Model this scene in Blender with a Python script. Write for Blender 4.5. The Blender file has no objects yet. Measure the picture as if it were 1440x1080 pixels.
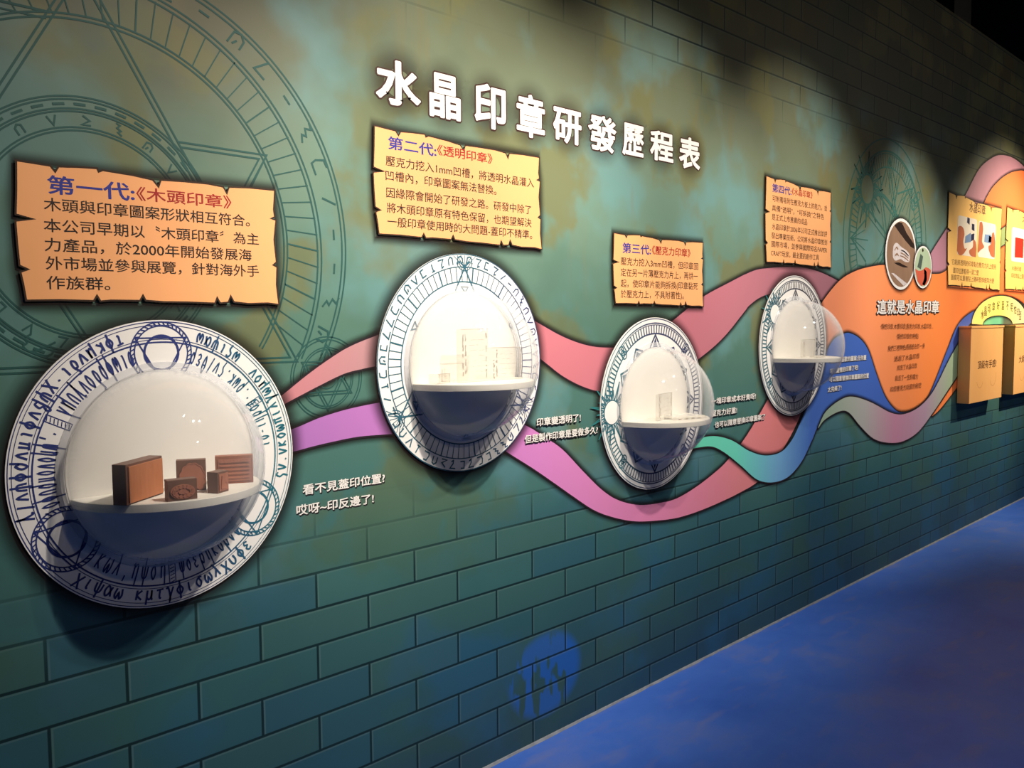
import bpy, bmesh, math, random
from mathutils import Vector, Matrix

SC = bpy.context.scene
COL = SC.collection
random.seed(7)

# ------------------------------------------------------------------ camera
FPX, YAW, PITCH, ROLL = 1221.2, .7833, -.0712, -.0072
CAM = Vector((0, -2.1, 1.5194))
_f = Vector((math.sin(YAW) * math.cos(PITCH), math.cos(YAW) * math.cos(PITCH), math.sin(PITCH)))
_r = Vector((math.cos(YAW), -math.sin(YAW), 0))
_u = _r.cross(_f)
CR = _r * math.cos(ROLL) + _u * math.sin(ROLL)
CU = -_r * math.sin(ROLL) + _u * math.cos(ROLL)
cd = bpy.data.cameras.new('camera')
cam = bpy.data.objects.new('camera', cd)
COL.objects.link(cam)
cd.sensor_fit = 'HORIZONTAL'
cd.sensor_width = 36
cd.lens = FPX / 1440 * 36
cd.clip_start = .05
cam.matrix_world = Matrix(((CR.x, CU.x, -_f.x, CAM.x), (CR.y, CU.y, -_f.y, CAM.y), (CR.z, CU.z, -_f.z, CAM.z), (0, 0, 0, 1)))
SC.camera = cam

# ------------------------------------------------------------------ colour management, world, lights
vs = SC.view_settings
SC.display_settings.display_device = 'sRGB'
vs.view_transform = 'Standard'
vs.look = 'None'
vs.gamma = 1
vs.use_curve_mapping = False
vs.exposure = 0
w = bpy.data.worlds.new('world')
SC.world = w
w.use_nodes = True
w.node_tree.nodes['Background'].inputs[0].default_value = (.35, .5, 1, 1)
w.node_tree.nodes['Background'].inputs[1].default_value = .035


def spot(name, loc, aim, watts, deg, col=(1, .90, .77), rad=.025, blend=1.0):
    l = bpy.data.lights.new(name, 'SPOT')
    l.energy = watts
    l.spot_size = math.radians(deg)
    l.spot_blend = blend
    l.color = col
    l.shadow_soft_size = rad
    o = bpy.data.objects.new(name, l)
    COL.objects.link(o)
    o.location = loc
    o.rotation_euler = (Vector(aim) - Vector(loc)).to_track_quat('-Z', 'Y').to_euler()
    return o


spot('track_spot', (1.58, -1.60, 3.30), (.88, 0, 1.26), 240, 54)
spot('track_spot', (1.90, -1.60, 3.30), (1.90, 0, 1.60), 430, 60)
spot('track_spot', (2.92, -1.60, 3.30), (2.90, 0, 1.55), 300, 64)
spot('track_spot', (4.12, -1.60, 3.30), (4.10, 0, 1.62), 270, 62)
spot('track_spot', (5.60, -1.60, 3.30), (5.55, 0, 1.60), 320, 50)
spot('track_spot', (8.10, -1.60, 3.30), (7.35, 0, 1.62), 640, 64, (1, .82, .58))
# two weak warm fill spots, added to lift the dim upper wall
spot('added_warm_fill', (2.2, -4.4, 3.7), (2.4, 0, 1.9), 60, 95, (1, .86, .66), .06)
spot('added_warm_fill', (8.6, -4.0, 3.7), (6.6, 0, 1.9), 70, 95, (1, .86, .66), .06)
# overhead fill spots, added to brighten the blue floor
for x_, w_ in ((1.4, 95), (4.2, 85), (8.2, 260)):
    spot('added_floor_fill', (x_, -1.9, 4.6), (x_, -1.5, 0), w_, 62, (.86, .93, 1), .05)


# ------------------------------------------------------------------ helpers
def ray(px, py):
    return _f + CR * ((px - 720) / FPX) - CU * ((py - 540) / FPX)


def at(px, py, Y=0.0):
    """point of the vertical plane y = Y seen at (px, py)"""
    d = ray(px, py)
    return CAM + d * ((Y - CAM.y) / d.y)


def xz(px, py):
    p = at(px, py)
    return (p.x, p.z)


def tag(o, label=None, cat=None, group=None, kind=None):
    if label: o['label'] = label
    if cat: o['category'] = cat
    if group: o['group'] = group
    if kind: o['kind'] = kind
    return o


def empty(name, loc):
    o = bpy.data.objects.new(name, None)
    COL.objects.link(o)
    o.location = loc
    o.empty_display_size = .05
    return o


def link(name, bm, m, parent=None, smooth=False):
    bmesh.ops.recalc_face_normals(bm, faces=bm.faces[:]) if smooth else None
    me = bpy.data.meshes.new(name)
    bm.to_mesh(me)
    bm.free()
    if smooth:
        for p in me.polygons: p.use_smooth = True
    o = bpy.data.objects.new(name, me)
    COL.objects.link(o)
    me.materials.append(m)
    if parent is not None:
        o.parent = parent
        # parents are unrotated: keep vertices in world coordinates
        base = Vector((0, 0, 0))
        q = parent
        while q is not None:
            base += Vector(q.location)
            q = q.parent
        o.location = -base
    return o


class Art:
    """flat printed art on planes y = const, drawn in wall metres (x, z)"""

    def __init__(s):
        s.bm = bmesh.new()
        s.count = 0
        s.clip = None  # (centre, radius): strokes are left out inside it

    def poly(s, pts, y):
        a = sum(pts[i][0] * pts[(i + 1) % len(pts)][1] - pts[(i + 1) % len(pts)][0] * pts[i][1] for i in range(len(pts)))
        if a < 0: pts = pts[::-1]
        return s.bm.faces.new([s.bm.verts.new((p[0], y, p[1])) for p in pts])

    def solid(s, pts, y0, y1):
        """y0 back, y1 front (more negative)"""
        a = sum(pts[i][0] * pts[(i + 1) % len(pts)][1] - pts[(i + 1) % len(pts)][0] * pts[i][1] for i in range(len(pts)))
        if a < 0: pts = pts[::-1]
        f = [s.bm.verts.new((p[0], y1, p[1])) for p in pts]
        b = [s.bm.verts.new((p[0], y0, p[1])) for p in pts]
        s.bm.faces.new(f)
        s.bm.faces.new(b[::-1])
        n = len(pts)
        for i in range(n):
            j = (i + 1) % n
            s.bm.faces.new((f[i], b[i], b[j], f[j]))

    def stroke(s, pts, wd, y, closed=False):
        if s.clip is not None:
            c, rr = s.clip
            q = list(pts) + ([pts[0]] if closed else [])
            fine = []
            for a, b in zip(q, q[1:]):
                k = max(1, int(math.hypot(b[0] - a[0], b[1] - a[1]) / .02))
                fine += [(a[0] + (b[0] - a[0]) * t / k, a[1] + (b[1] - a[1]) * t / k) for t in range(k)]
            fine.append(q[-1])
            run = []
            keep, s.clip = s.clip, None
            for p in fine + [None]:
                if p is not None and math.hypot(p[0] - c[0], p[1] - c[1]) > rr: run.append(p)
                else:
                    if len(run) > 1: s.stroke(run, wd, y)
                    run = []
            s.clip = keep
            return
        n = len(pts)
        s.count += 1
        y -= .00002 * (s.count % 15)  # crossing strokes lie on levels of their own
        L, R = [], []
        for i in range(n):
            p = Vector(pts[i])
            a = Vector(pts[(i - 1) % n]) if (closed or i > 0) else None
            b = Vector(pts[(i + 1) % n]) if (closed or i < n - 1) else None
            d1 = (p - a).normalized() if a is not None and (p - a).length > 1e-9 else None
            d2 = (b - p).normalized() if b is not None and (b - p).length > 1e-9 else None
            if d1 is None: d1 = d2
            if d2 is None: d2 = d1
            t = d1 + d2
            if t.length < .2: t = d1
            t.normalize()
            nn = Vector((-t.y, t.x))
            k = wd / 2 / max(.5, abs(nn.dot(Vector((-d1.y, d1.x)))))
            L.append(s.bm.verts.new((p.x + nn.x * k, y, p.y + nn.y * k)))
            R.append(s.bm.verts.new((p.x - nn.x * k, y, p.y - nn.y * k)))
        for i in range(n if closed else n - 1):
            j = (i + 1) % n
            s.bm.faces.new((R[i], R[j], L[j], L[i]))

    def ring(s, c, r, wd, y, n=96, a0=0., a1=360.):
        full = abs(a1 - a0) > 359
        k = n if full else n + 1
        s.stroke([(c[0] + r * math.cos(math.radians(a0 + (a1 - a0) * i / n)), c[1] + r * math.sin(math.radians(a0 + (a1 - a0) * i / n))) for i in range(k)], wd, y, full)

    def disc(s, c, r, y, n=64, rx=None):
        s.poly([(c[0] + (rx or r) * math.cos(2 * math.pi * i / n), c[1] + r * math.sin(2 * math.pi * i / n)) for i in range(n)], y)

    def build(s, name, m, parent=None):
        return link(name, s.bm, m, parent)


def pol(c, r, deg):
    return (c[0] + r * math.cos(math.radians(deg)), c[1] + r * math.sin(math.radians(deg)))


def crom(pts, k=6):
    """smooth open curve through points"""
    out = []
    P = [Vector(p) for p in pts]
    for i in range(len(P) - 1):
        p0 = P[i - 1] if i > 0 else P[i] * 2 - P[i + 1]
        p1, p2 = P[i], P[i + 1]
        p3 = P[i + 2] if i + 2 < len(P) else P[i + 1] * 2 - P[i]
        for j in range(k):
            t = j / k
            q = .5 * ((2 * p1) + (p2 - p0) * t + (2 * p0 - 5 * p1 + 4 * p2 - p3) * t * t + (3 * p1 - p0 - 3 * p2 + p3) * t ** 3)
            out.append((q.x, q.y))
    out.append((P[-1].x, P[-1].y))
    return out


# ---- lettering
_tc = {}


def glyphs(s, off=0.0):
    k = (s, off)
    if k not in _tc:
        c = bpy.data.curves.new('lettering', 'FONT')
        c.body = s
        c.size = 1
        c.resolution_u = 3
        o = bpy.data.objects.new('lettering', c)
        COL.objects.link(o)
        bpy.context.view_layer.update()
        m = o.evaluated_get(bpy.context.evaluated_depsgraph_get()).to_mesh()
        V, F = [(v.co.x, v.co.y) for v in m.vertices], [tuple(p.vertices) for p in m.polygons]
        bpy.data.objects.remove(o)
        bpy.data.curves.remove(c)
        if off > 0:  # heavier weight: every outline edge also gets a stroke of its own
            cnt = {}
            for f in F:
                for i in range(len(f)):
                    e = (f[i], f[(i + 1) % len(f)])
                    e = (min(e), max(e))
                    cnt[e] = cnt.get(e, 0) + 1
            V, F = list(V), list(F)
            for (i, j), q in list(cnt.items()):
                if q != 1: continue
                a, b = Vector(V[i]), Vector(V[j])
                d = b - a
                if d.length < 1e-7: continue
                d = d.normalized() * off
                n = Vector((-d.y, d.x))
                k0 = len(V)
                V += [tuple(q_) for q_ in (a - d * .4 - n, b + d * .4 - n, b + d * .4 + n, a - d * .4 + n, a - d, b + d)]
                F.append((k0 + 4, k0, k0 + 1, k0 + 5, k0 + 2, k0 + 3))
        _tc[k] = (V, F)
    return _tc[k]


def add_glyphs(A, V, F, fn, y, nfill=None):
    # the strokes that thicken a letter lie a hair behind its fill, each on its own level
    nfill = len(V) if nfill is None else nfill
    vv = []
    for i, (u, v) in enumerate(V):
        q = fn(u, v)
        yy = y if i < nfill else y + .00003 * (1 + ((i - nfill) // 6) % 9)
        vv.append(A.bm.verts.new((q[0], yy, q[1])))
    for f in F:
        if len(set(f)) < 3: continue
        try: A.bm.faces.new([vv[i] for i in f])
        except ValueError: pass


def text_line(A, s, L, R, em, y, off=0.0, mid=.38):
    """s fitted between wall points L and R (both on the line's middle), letters em tall"""
    V, F = glyphs(s, off)
    V0 = glyphs(s)[0]
    u0 = min(v[0] for v in V0)
    u1 = max(v[0] for v in V0)
    L, R = Vector(L), Vector(R)
    d = R - L
    k = d.length / (u1 - u0)
    d.normalize()
    sl = d.y / d.x
    add_glyphs(A, V, F, lambda u, v: (L.x + d.x * (u - u0) * k, L.y + sl * (u - u0) * k * d.x + (v - mid) * em), y, len(V0))


def text_box(A, s, x0, x1, z0, z1, y, off=0.0):
    V, F = glyphs(s, off)
    V0 = glyphs(s)[0]
    a0, a1 = min(v[0] for v in V0), max(v[0] for v in V0)
    b0, b1 = min(v[1] for v in V0), max(v[1] for v in V0)
    add_glyphs(A, V, F, lambda u, v: (x0 + (u - a0) / (a1 - a0) * (x1 - x0), z0 + (v - b0) / (b1 - b0) * (z1 - z0)), y, len(V0))


# handwritten Greek, each letter a few pen strokes in a 0..1 cell (x height .62)
GK = {
    'α': [[(.85, .6), (.6, .15), (.3, .02), (.1, .3), (.3, .6), (.6, .5), (.9, .02)]], 'β': [[(.15, -.25), (.2, .7), (.45, .95), (.65, .75), (.4, .5), (.75, .35), (.6, .05), (.25, .08)]],
    'γ': [[(.05, .55), (.3, .6), (.5, .0), (.4, -.3), (.5, .0), (.9, .62)]], 'δ': [[(.75, .9), (.4, .85), (.7, .4), (.5, .02), (.15, .2), (.3, .5), (.6, .5)]],
    'ε': [[(.8, .55), (.4, .62), (.25, .45), (.55, .33), (.2, .2), (.4, .0), (.8, .08)]], 'η': [[(.1, .55), (.25, .6), (.25, .02)], [(.25, .45), (.55, .62), (.75, .45), (.75, -.3)]],
    'θ': [[(.5, .95), (.2, .5), (.5, .0), (.8, .5), (.5, .95)], [(.25, .48), (.75, .48)]], 'ι': [[(.4, .6), (.4, .1), (.6, .02)]], 'κ': [[(.2, .6), (.2, .0)], [(.75, .6), (.25, .3), (.8, .02)]],
    'λ': [[(.15, .9), (.35, .85), (.8, .02)], [(.5, .5), (.12, .02)]], 'μ': [[(.2, .6), (.15, -.3)], [(.2, .15), (.45, .02), (.7, .2), (.7, .6), (.75, .08), (.9, .03)]], 'ν': [[(.1, .6), (.45, .02), (.85, .6)]],
    'ο': [[(.5, .62), (.18, .32), (.5, .0), (.82, .32), (.5, .62)]], 'π': [[(.05, .55), (.95, .6)], [(.3, .58), (.25, .02)], [(.7, .58), (.75, .02)]], 'ρ': [[(.15, -.3), (.2, .35), (.5, .62), (.8, .35), (.5, .02), (.22, .2)]],
    'σ': [[(.95, .6), (.5, .6), (.15, .3), (.45, .0), (.75, .25), (.55, .58)]], 'ς': [[(.8, .55), (.4, .62), (.2, .35), (.6, .1), (.5, -.25)]], 'τ': [[(.1, .55), (.9, .6)], [(.5, .58), (.45, .1), (.65, .02)]],
    'υ': [[(.15, .6), (.2, .15), (.5, .0), (.8, .25), (.75, .6)]], 'φ': [[(.5, .9), (.5, -.3)], [(.5, .6), (.15, .3), (.5, .02), (.85, .3), (.5, .6)]], 'χ': [[(.1, .6), (.9, -.25)], [(.9, .6), (.1, -.25)]],
    'ψ': [[(.5, .9), (.5, -.3)], [(.1, .6), (.2, .15), (.5, .05), (.8, .15), (.9, .6)]], 'ω': [[(.2, .6), (.08, .2), (.3, .0), (.5, .35), (.7, .0), (.92, .2), (.8, .6)]],
    '.': [[(.45, .0), (.55, .1)]], '·': [[(.45, .3), (.55, .4)]], ',': [[(.5, .1), (.4, -.15)]], '/': [[(.3, -.1), (.7, .8)]], '-': [[(.25, .3), (.75, .3)]]}


def text_ring(A, s, c, r, em, a0, a1, y, stretch=1.0, wd=.0032):
    """letters spread counter-clockwise from a0 to a1, tops towards the centre"""
    n = len(s)
    for i, ch in enumerate(s):
        if ch not in GK: continue
        wx = r * abs(math.radians(a1 - a0)) / n * stretch
        a = math.radians(a0 + (a1 - a0) * (i + .5) / n)
        ex = Vector((-math.sin(a), math.cos(a)))
        ey = Vector((-math.cos(a), -math.sin(a)))
        o = Vector((c[0] + r * math.cos(a), c[1] + r * math.sin(a)))
        for st in GK[ch]:
            q = crom(st, 4) if len(st) > 2 else st
            A.stroke([tuple(o + ex * (u - .5) * wx + ey * (v - .30) * em) for u, v in q], wd, y)


RUNES = [[[(.1, .9), (.8, .9), (.9, .6), (.75, .1), (.3, .05)]], [[(.1, .9), (.9, .9), (.5, 0)]], [[(.1, .8), (.1, .3), (.4, .05), (.8, .2), (.85, .9)], [(.45, .5), (.6, .8)]],
         [[(.1, .95), (.5, .75), (.3, .55), (.7, .4), (.5, .1), (.9, 0)]], [[(.2, .5), (.8, .5)]], [[(.2, .9), (.7, .9)], [(.45, .9), (.45, .1)]], [[(.2, .8), (.5, .95), (.5, .6), (.1, .1), (.9, .1)]],
         [[(.2, .9), (.2, .2), (.5, .05), (.8, .3), (.8, .9)]], [[(.1, .1), (.5, .9), (.9, .1)]], [[(.1, .9), (.9, .9), (.2, .5), (.8, .1)]], [[(.7, .9), (.2, .1)]], [[(.2, .85), (.8, .85), (.8, .1), (.3, .1)]]]


def runes_ring(A, c, r, h, n, a0, a1, y, wd, seed=1):
    rnd = random.Random(seed)
    for i in range(n):
        g = RUNES[rnd.randrange(len(RUNES))]
        a = math.radians(a0 + (a1 - a0) * (i + .5) / n)
        ex = Vector((-math.sin(a), math.cos(a)))
        ey = Vector((-math.cos(a), -math.sin(a)))
        o = Vector((c[0] + r * math.cos(a), c[1] + r * math.sin(a)))
        for st in g:
            A.stroke([tuple(o + ex * (u - .5) * h * .95 + ey * (v - .5) * h) for u, v in st], wd, y)


# ---- materials
def nt(name):
    m = bpy.data.materials.new(name)
    m.use_nodes = True
    t = m.node_tree
    return m, t, t.nodes['Principled BSDF']


def N(t, kind, **kw):
    n = t.nodes.new(kind)
    for k, v in kw.items():
        if hasattr(n, k): setattr(n, k, v)
    return n


def paint(name, col, rough=.55, var=.08, scale=9., spec=.3, metallic=0., bump=0.):
    m, t, b = nt(name)
    tc = N(t, 'ShaderNodeTexCoord')
    no = N(t, 'ShaderNodeTexNoise')
    no.inputs['Scale'].default_value = scale
    no.inputs['Detail'].default_value = 5
    t.links.new(tc.outputs['Object'], no.inputs['Vector'])
    mx = N(t, 'ShaderNodeMix', data_type='RGBA')
    mx.inputs[6].default_value = (*[max(0, c * (1 - var)) for c in col], 1)
    mx.inputs[7].default_value = (*[min(1, c * (1 + var)) for c in col], 1)
    t.links.new(no.outputs['Fac'], mx.inputs[0])
    t.links.new(mx.outputs[2], b.inputs['Base Color'])
    b.inputs['Roughness'].default_value = rough
    b.inputs['Specular IOR Level'].default_value = spec
    b.inputs['Metallic'].default_value = metallic
    if bump:
        bp = N(t, 'ShaderNodeBump')
        bp.inputs['Strength'].default_value = bump
        bp.inputs['Distance'].default_value = .002
        t.links.new(no.outputs['Fac'], bp.inputs['Height'])
        t.links.new(bp.outputs[0], b.inputs['Normal'])
    return m


def xramp(name, stops, axis='X', rough=.55, spec=.3):
    """ink whose printed colour changes along the wall: stops = [(metres, colour)]"""
    m, t, b = nt(name)
    tc = N(t, 'ShaderNodeTexCoord')
    sp = N(t, 'ShaderNodeSeparateXYZ')
    t.links.new(tc.outputs['Object'], sp.inputs[0])
    mr = N(t, 'ShaderNodeMapRange')
    a, z = stops[0][0], stops[-1][0]
    mr.inputs[1].default_value = a
    mr.inputs[2].default_value = z
    t.links.new(sp.outputs[axis], mr.inputs[0])
    cr = N(t, 'ShaderNodeValToRGB')
    el = cr.color_ramp.elements
    el[0].position = 0
    el[0].color = (*stops[0][1], 1)
    el[1].position = 1
    el[1].color = (*stops[-1][1], 1)
    for p, c in stops[1:-1]:
        e = el.new((p - a) / (z - a))
        e.color = (*c, 1)
    t.links.new(mr.outputs[0], cr.inputs[0])
    t.links.new(cr.outputs[0], b.inputs['Base Color'])
    b.inputs['Roughness'].default_value = rough
    b.inputs['Specular IOR Level'].default_value = spec
    return m


def srgb(r, g, b):
    return tuple((c / 255 / 12.92) if c <= 10 else ((c / 255 + .055) / 1.055) ** 2.4 for c in (r, g, b))


def clear_plastic(name, ior=1.4, tint=(1, 1, 1), haze=.12, rough=.02, refl=.45, base=.08):
    m = bpy.data.materials.new(name)
    m.use_nodes = True
    t = m.node_tree
    t.nodes.clear()
    out = N(t, 'ShaderNodeOutputMaterial')
    tr = N(t, 'ShaderNodeBsdfTransparent')
    tr.inputs[0].default_value = (*tint, 1)
    gl = N(t, 'ShaderNodeBsdfGlossy')
    gl.inputs['Roughness'].default_value = rough
    df = N(t, 'ShaderNodeBsdfDiffuse')
    df.inputs[0].default_value = (.8, .82, .85, 1)
    lw = N(t, 'ShaderNodeLayerWeight')
    lw.inputs[0].default_value = .5
    pw = N(t, 'ShaderNodeMath', operation='POWER')
    pw.inputs[1].default_value = 5
    t.links.new(lw.outputs['Facing'], pw.inputs[0])
    fr = N(t, 'ShaderNodeMath', operation='MULTIPLY_ADD')
    f0 = ((ior - 1) / (ior + 1)) ** 2
    fr.inputs[1].default_value = refl
    fr.inputs[2].default_value = f0
    t.links.new(pw.outputs[0], fr.inputs[0])
    p3 = N(t, 'ShaderNodeMath', operation='POWER')
    p3.inputs[1].default_value = 3
    t.links.new(lw.outputs['Facing'], p3.inputs[0])
    mu = N(t, 'ShaderNodeMath', operation='MULTIPLY_ADD')
    mu.inputs[1].default_value = haze
    mu.inputs[2].default_value = haze * base
    t.links.new(p3.outputs[0], mu.inputs[0])
    m1 = N(t, 'ShaderNodeMixShader')
    m2 = N(t, 'ShaderNodeMixShader')
    t.links.new(mu.outputs[0], m1.inputs[0])
    t.links.new(tr.outputs[0], m1.inputs[1])
    t.links.new(df.outputs[0], m1.inputs[2])
    t.links.new(fr.outputs[0], m2.inputs[0])
    t.links.new(m1.outputs[0], m2.inputs[1])
    t.links.new(gl.outputs[0], m2.inputs[2])
    t.links.new(m2.outputs[0], out.inputs[0])
    return m


def glow_ink(name, col, strength=.75):  # drop shadows and dark glow of the mural, put in as fading ink
    """dark printed drop shadow that fades out; alpha comes from the colour attribute 'fade'"""
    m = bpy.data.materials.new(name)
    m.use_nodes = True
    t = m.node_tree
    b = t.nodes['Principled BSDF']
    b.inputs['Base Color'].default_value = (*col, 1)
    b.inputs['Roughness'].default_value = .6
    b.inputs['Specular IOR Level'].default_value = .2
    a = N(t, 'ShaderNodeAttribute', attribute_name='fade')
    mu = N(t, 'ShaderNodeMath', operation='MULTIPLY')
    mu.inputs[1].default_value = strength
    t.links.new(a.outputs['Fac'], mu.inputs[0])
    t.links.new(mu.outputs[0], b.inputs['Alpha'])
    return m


# --- the mural paint
BW, RH = .1762 * 2, .10353
BX0, BZ0 = .5996, .8163
DAB = at(768, 948)


def wall_paint():
    m, t, b = nt('mural_paint')
    tc = N(t, 'ShaderNodeTexCoord')
    sp = N(t, 'ShaderNodeSeparateXYZ')
    t.links.new(tc.outputs['Object'], sp.inputs[0])
    X, Z = sp.outputs['X'], sp.outputs['Z']

    def math_(op, a, bb=None, c=None):
        n = N(t, 'ShaderNodeMath', operation=op)
        for i, v in enumerate((a, bb, c)):
            if v is None: continue
            if isinstance(v, (int, float)): n.inputs[i].default_value = v
            else: t.links.new(v, n.inputs[i])
        return n.outputs[0]

    def mrange(v, a, c, lo=0., hi=1., smooth=True):
        n = N(t, 'ShaderNodeMapRange')
        n.interpolation_type = 'SMOOTHSTEP' if smooth else 'LINEAR'
        n.inputs[1].default_value, n.inputs[2].default_value = a, c
        n.inputs[3].default_value, n.inputs[4].default_value = lo, hi
        t.links.new(v, n.inputs[0])
        return n.outputs[0]

    def noise(scale, detail, off=0., sx=1., sz=1.):
        mp = N(t, 'ShaderNodeMapping')
        mp.inputs['Location'].default_value = (off, off * .7, off * 1.3)
        mp.inputs['Scale'].default_value = (sx, 1, sz)
        t.links.new(tc.outputs['Object'], mp.inputs[0])
        n = N(t, 'ShaderNodeTexNoise')
        n.inputs['Scale'].default_value = scale
        n.inputs['Detail'].default_value = detail
        t.links.new(mp.outputs[0], n.inputs['Vector'])
        return n.outputs['Fac']

    def mix(f, a, c):
        n = N(t, 'ShaderNodeMix', data_type='RGBA')
        for i, v in ((0, f), (6, a), (7, c)):
            if isinstance(v, tuple): n.inputs[i].default_value = (*v, 1)
            elif isinstance(v, (int, float)): n.inputs[i].default_value = v
            else: t.links.new(v, n.inputs[i])
        return n.outputs[2]

    # ground colours: olive-brown high up, grey teal in the middle, deep teal at the foot
    zz = math_('ADD', Z, math_('MULTIPLY', math_('SUBTRACT', noise(2.2, 4), .5), .5))
    cr = N(t, 'ShaderNodeValToRGB')
    e = cr.color_ramp.elements
    e[0].position, e[0].color = 0, (.020, .060, .095, 1)
    e[1].position, e[1].color = 1, (.085, .078, .036, 1)
    for p, c in ((.17, (.030, .105, .120)), (.30, (.055, .150, .140)), (.42, (.075, .165, .130)), (.58, (.130, .215, .165)), (.68, (.135, .165, .105)), (.80, (.110, .115, .062))):
        x = e.new(p)
        x.color = (*c, 1)
    t.links.new(mrange(zz, 0, 3.4, smooth=False), cr.inputs[0])
    col = cr.outputs[0]
    col = mix(math_('MULTIPLY', math_('MULTIPLY', mrange(X, 1.75, .75), mrange(zz, 1.75, 2.25)), .85), col, (.110, .098, .058))
    # blotches of ochre, of blue and of deep green
    col = mix(math_('MULTIPLY', math_('MULTIPLY', mrange(noise(2.7, 5, 3.1), .52, .60), .75), mrange(Z, .5, 1.3, .25, 1.)), col, mix(mrange(Z, .6, 1.5), (.045, .105, .055), (.150, .150, .060)))
    bl = math_('MULTIPLY', math_('MULTIPLY', mrange(noise(2.1, 4, 9.3), .50, .64), .6), mrange(Z, 2.9, 2.4))
    col = mix(bl, col, mix(mrange(Z, .5, 1.3), (.020, .095, .200), (.120, .270, .285)))
    col = mix(math_('MULTIPLY', mrange(noise(1.5, 5, 17.), .52, .68), .35), col, (.040, .095, .070))
    col = mix(math_('MULTIPLY', math_('MULTIPLY', mrange(noise(6, 3, 5., 1., .25), .60, .70), .35), mrange(Z, 1.4, 2.2)), col, (.170, .140, .060))
    # dabs of bright blue near the floor
    d1 = math_('POWER', math_('DIVIDE', math_('SUBTRACT', X, DAB.x), .21), 2)
    d2 = math_('POWER', math_('DIVIDE', math_('SUBTRACT', Z, DAB.z), .17), 2)
    dab = mrange(math_('ADD', d1, d2), 1.0, .55)
    dab = math_('MULTIPLY', dab, mrange(noise(7, 3, 4.2, 2.4, .7), .44, .49))
    col = mix(math_('MULTIPLY', dab, .85), col, (.014, .110, .50))
    # bricks
    mk = math_('MAXIMUM', mrange(math_('ADD', Z, math_('MULTIPLY', noise(1.6, 3, 2.), .3)), 1.20, .86), mrange(math_('ADD', Z, math_('MULTIPLY', noise(1.6, 3, 6.), .4)), 2.62, 2.95))

    def brick(dx, dz, size, smooth):
        cx = N(t, 'ShaderNodeCombineXYZ')
        t.links.new(math_('ADD', X, -BX0 + BW * 40.5 + dx), cx.inputs[0])
        t.links.new(math_('ADD', Z, -(BZ0 - RH) + RH * 40 + dz), cx.inputs[1])
        n = N(t, 'ShaderNodeTexBrick')
        n.offset = .5
        n.offset_frequency = 2
        n.squash = 1
        n.inputs['Scale'].default_value = 1
        n.inputs['Mortar Size'].default_value = size
        n.inputs['Mortar Smooth'].default_value = smooth
        n.inputs['Bias'].default_value = 0
        n.inputs['Brick Width'].default_value = BW
        n.inputs['Row Height'].default_value = RH
        n.inputs['Color1'].default_value = (0, 0, 0, 1)
        n.inputs['Color2'].default_value = (1, 1, 1, 1)
        n.inputs['Mortar'].default_value = (.5, .5, .5, 1)
        t.links.new(cx.outputs[0], n.inputs['Vector'])
        return n

    bn = brick(0, 0, .0048, .45)
    hi = brick(-.0065, .0060, .0035, .6)
    gy = N(t, 'ShaderNodeRGBToBW')
    t.links.new(bn.outputs['Color'], gy.inputs[0])
    # each brick a touch bluer or darker
    col = mix(math_('MULTIPLY', math_('MULTIPLY', mk, mrange(gy.outputs[0], .45, 1.)), mrange(Z, 1.4, .9, 0., .45)), col, (.022, .080, .135))
    col = mix(math_('MULTIPLY', math_('MULTIPLY', mk, mrange(gy.outputs[0], .5, 0.)), .25), col, (.050, .100, .075))
    col = mix(math_('MULTIPLY', math_('MULTIPLY', mk, hi.outputs['Fac']), .16), col, (.20, .30, .28))
    col = mix(math_('MULTIPLY', math_('MULTIPLY', mk, bn.outputs['Fac']), .92), col, (.004, .016, .020))
    t.links.new(col, b.inputs['Base Color'])
    b.inputs['Roughness'].default_value = .5
    b.inputs['Specular IOR Level'].default_value = .25
    return m


def floor_paint():
    m, t, b = nt('blue_floor_paint')
    tc = N(t, 'ShaderNodeTexCoord')
    n1 = N(t, 'ShaderNodeTexNoise')
    n1.inputs['Scale'].default_value = 1.6
    n1.inputs['Detail'].default_value = 8
    n1.inputs['Roughness'].default_value = .65
    t.links.new(tc.outputs['Object'], n1.inputs['Vector'])
    cr = N(t, 'ShaderNodeValToRGB')
    e = cr.color_ramp.elements
    e[0].position, e[0].color = .30, (.030, .100, .460, 1)
    e[1].position, e[1].color = .74, (.110, .160, .430, 1)
    x = e.new(.52)
    x.color = (.045, .130, .520, 1)
    t.links.new(n1.outputs['Fac'], cr.inputs[0])
    n2 = N(t, 'ShaderNodeTexNoise')
    n2.inputs['Scale'].default_value = 14
    n2.inputs['Detail'].default_value = 6
    mp = N(t, 'ShaderNodeMapping')
    mp.inputs['Scale'].default_value = (.3, 1, 1)
    mp.inputs['Rotation'].default_value = (0, 0, .5)
    t.links.new(tc.outputs['Object'], mp.inputs[0])
    t.links.new(mp.outputs[0], n2.inputs['Vector'])
    mr = N(t, 'ShaderNodeMapRange')
    mr.inputs[1].default_value, mr.inputs[2].default_value = .55, .8
    mr.inputs[4].default_value = .5
    t.links.new(n2.outputs['Fac'], mr.inputs[0])
    mx = N(t, 'ShaderNodeMix', data_type='RGBA')
    mx.inputs[7].default_value = (.16, .17, .32, 1)
    t.links.new(mr.outputs[0], mx.inputs[0])
    t.links.new(cr.outputs[0], mx.inputs[6])
    t.links.new(mx.outputs[2], b.inputs['Base Color'])
    b.inputs['Roughness'].default_value = .48
    b.inputs['Specular IOR Level'].default_value = .3
    return m


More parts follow.
